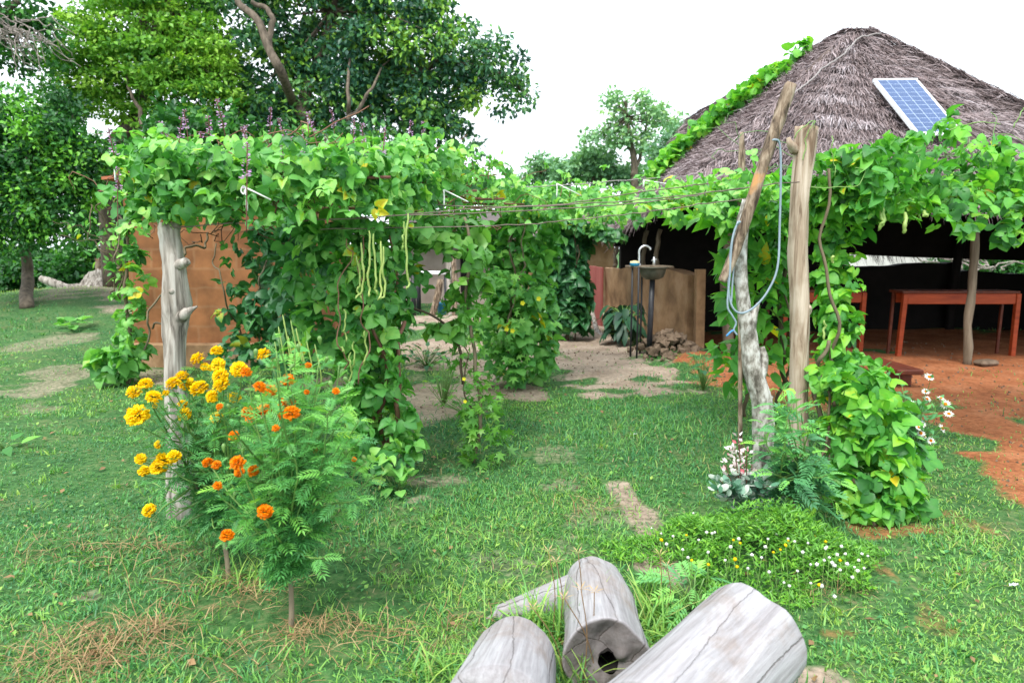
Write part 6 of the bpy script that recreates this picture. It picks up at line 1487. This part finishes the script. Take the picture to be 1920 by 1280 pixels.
t = grow('wispy_tree', 'wispy tree with drooping grey twigs in the top left corner', b,
     [([b, W(-60, 400, d), W(-40, 200, d), W(-20, 60, d), W(30, 0, d)], [.2, .05])],
     [(20, 20, 70, 30), (60, 60, 50, 30), (10, 90, 40, 20), (75, 110, 30, 16), (40, 130, 40, 14), (-60, 40, 70, 80)], d, 'tree_bush', clumps=60, cr=.36, per=60, s0=.08, s1=.14, T=OVAL, tint=.35, flat=.5, hang=.4)
mb = MB()
for k in range(34):
    a = W(rng.uniform(-30, 40), rng.uniform(30, 80), d - .6); bb = a + (rng.uniform(.2, .9), rng.normal(0, .3), rng.uniform(-.7, -.1)); twine(mb, [a, (a + bb) / 2 + (0, 0, .12), bb], .010, .06, 4, 14)
mb.build('twig', M['grey_twig'], t)
d = 24.; b = np.array([-3.2 + 6.6, d, 0])
FT = 'trees on the horizon between the arbour and the hut roof'
b = np.array([4.2, d, 0]); grow('distant_tree', 'tall airy tree with two open crowns beside the left slope of the thatched roof', b,
     [([b, W(1190, 330, d), W(1178, 250, d), W(1175, 190, d)], [.16, .05]), ([W(1185, 330, d), W(1205, 270, d), W(1215, 210, d)], [.07, .03])],
     [(1150, 200, 26, 28), (1160, 250, 40, 20), (1215, 200, 44, 24), (1235, 225, 44, 20), (1130, 240, 22, 18), (1190, 262, 50, 18), (1220, 265, 36, 14), (1150, 180, 14, 12), (1100, 265, 12, 28)], d, 'tree_pine', group=FT, clumps=110, cr=.32, per=24, s0=.12, s1=.24, T=DIA, tint=.55, flat=.6, limb_k=50)
b = np.array([2.7, d + 1, 0]); grow('distant_tree', 'low bushy tree below the airy tree on the horizon', b, [([b, W(1110, 340, d + 1), W(1115, 310, d + 1)], [.15, .06])],
     [(1130, 300, 40, 22), (1090, 312, 50, 20), (1150, 325, 50, 18), (1060, 330, 40, 12), (1200, 340, 60, 12)], d + 1, 'tree_pine', group=FT, clumps=90, cr=.42, per=55, s0=.13, s1=.26, tint=.3, flat=.7)
b = np.array([.9, d + 2, 0]); grow('distant_tree', 'small round tree, leftmost on the horizon right of the dark tree', b, [([b, W(1015, 340, d + 2), W(1015, 310, d + 2)], [.1, .05])],
     [(1012, 308, 24, 14), (1030, 318, 20, 12), (995, 335, 30, 10)], d + 2, 'tree_pine', group=FT, clumps=34, cr=.36, per=40, s0=.12, s1=.24, tint=.35, flat=.7)
b = np.array([5.6, d - 2, 0]); grow('distant_tree', 'dark tree half hidden by the upper left slope of the thatched roof', b, [([b, W(1270, 330, d - 2), W(1275, 270, d - 2)], [.12, .05])],
     [(1270, 255, 34, 22), (1250, 285, 30, 20), (1300, 262, 40, 24), (1240, 315, 24, 14)], d - 2, 'tree_pine', group=FT, clumps=60, cr=.36, per=45, s0=.12, s1=.24, tint=.15, flat=.7)
# understorey behind the arbour, shed and bank
for k, (ells, d, lab, mt, ti) in enumerate([
    ([(390, 235, 60, 26), (330, 250, 60, 24), (450, 262, 60, 20), (250, 330, 60, 50), (560, 300, 90, 40), (690, 300, 90, 40)], 13.0, 'dark shrub mass behind the bean arbour under the tall trees', 'tree_bush', .4),
    ([(190, 420, 60, 60), (200, 520, 50, 40), (150, 500, 60, 40), (230, 370, 40, 50)], 17.5, 'dark shrub behind the old stump', 'tree_bush', .3),
    ([(30, 500, 60, 40), (90, 505, 40, 36), (-50, 500, 60, 40), (0, 530, 40, 20)], 19.0, 'shady shrub behind the left bank at the picture edge', 'tree_bush', .35),
    ([(850, 520, 60, 40), (760, 520, 60, 50), (920, 470, 60, 50)], 19.5, 'grey green shrub behind the plastered house', 'tree_pine', .4),
    ([(1820, 480, 70, 40), (1900, 490, 60, 40), (2000, 470, 80, 60)], 19.0, 'leafy shrub with bare branches seen through the right side of the hut', 'tree_bush', .5)]):
    c = W(ells[0][0], 500, d) * (1, 1, 0); c[2] = Hs(c)
    t = grow('yard_shrub', lab, c, [([c, c + (.1, 0, .5), W(ells[0][0], ells[0][1], d)], [.08, .03])], ells, d, mt, cat='shrub', clumps=90, cr=.42, per=80, s0=.10, s1=.20, T=OVAL, tint=ti, flat=.8, limb_k=16)
    if k == 4:
        mb = MB()
        for j in range(14): a = W(rng.uniform(1770, 1900), 505, d - 1.6); bb = a + (rng.normal(0, .8), 0, rng.uniform(.2, .6)); twine(mb, [a, (a + bb) / 2, bb], .025, .06, 5, 14)
        mb.build('branch', M['grey_twig'], t)
# the old stump
d = 15.5; sc = W(190, 545, d); sc[2] = Hs(sc); ts = thing('old_stump', sc, 'grey uprooted stump with a long root lying on the left bank', 'stump')
mb = MB(); fb = Fbm(91, 2.5, 5); seg = 30; th = np.arange(seg) * 6.283 / seg; prof = np.linspace(0, 1, 14)
V = np.array([[(.50 * (1 - .62 * p ** 1.3) * (1 + .16 * fb(math.cos(t) * 1.3, math.sin(t) * 1.3 + p)) * math.cos(t) * (1 if p < 1 else .1), .38 * (1 - .6 * p) * math.sin(t) * (1 + .14 * fb(math.cos(t) * 2, p)), -.1 + .54 * p + .05 * fb(math.cos(t) * 2, math.sin(t) * 2)) for t in th] for p in prof]); m = 14
i = np.arange(m - 1)[:, None] * seg; j = np.arange(seg)[None]; j2 = (j + 1) % seg
mb.add(V.reshape(-1, 3) + sc, [np.stack([i + j, i + j2, i + seg + j2, i + seg + j], -1).reshape(-1, 4), (np.arange(seg) + (m - 1) * seg)[None]]); mb.build('body', M['post'], ts)
mb = MB(); tube(mb, spline([W(165, 540, d), W(130, 542, d - .3), W(98, 530, d - .4), W(76, 522, d - .4)], 20), np.linspace(.14, .07, 20), 10, rough=.06); mb.build('root', M['post'], ts)
mb = MB(); tube(mb, spline([W(192, 520, d), W(186, 500, d), W(182, 484, d)], 10), np.linspace(.13, .05, 10), 8, rough=.1); mb.build('snag', M['post_brown'], ts)
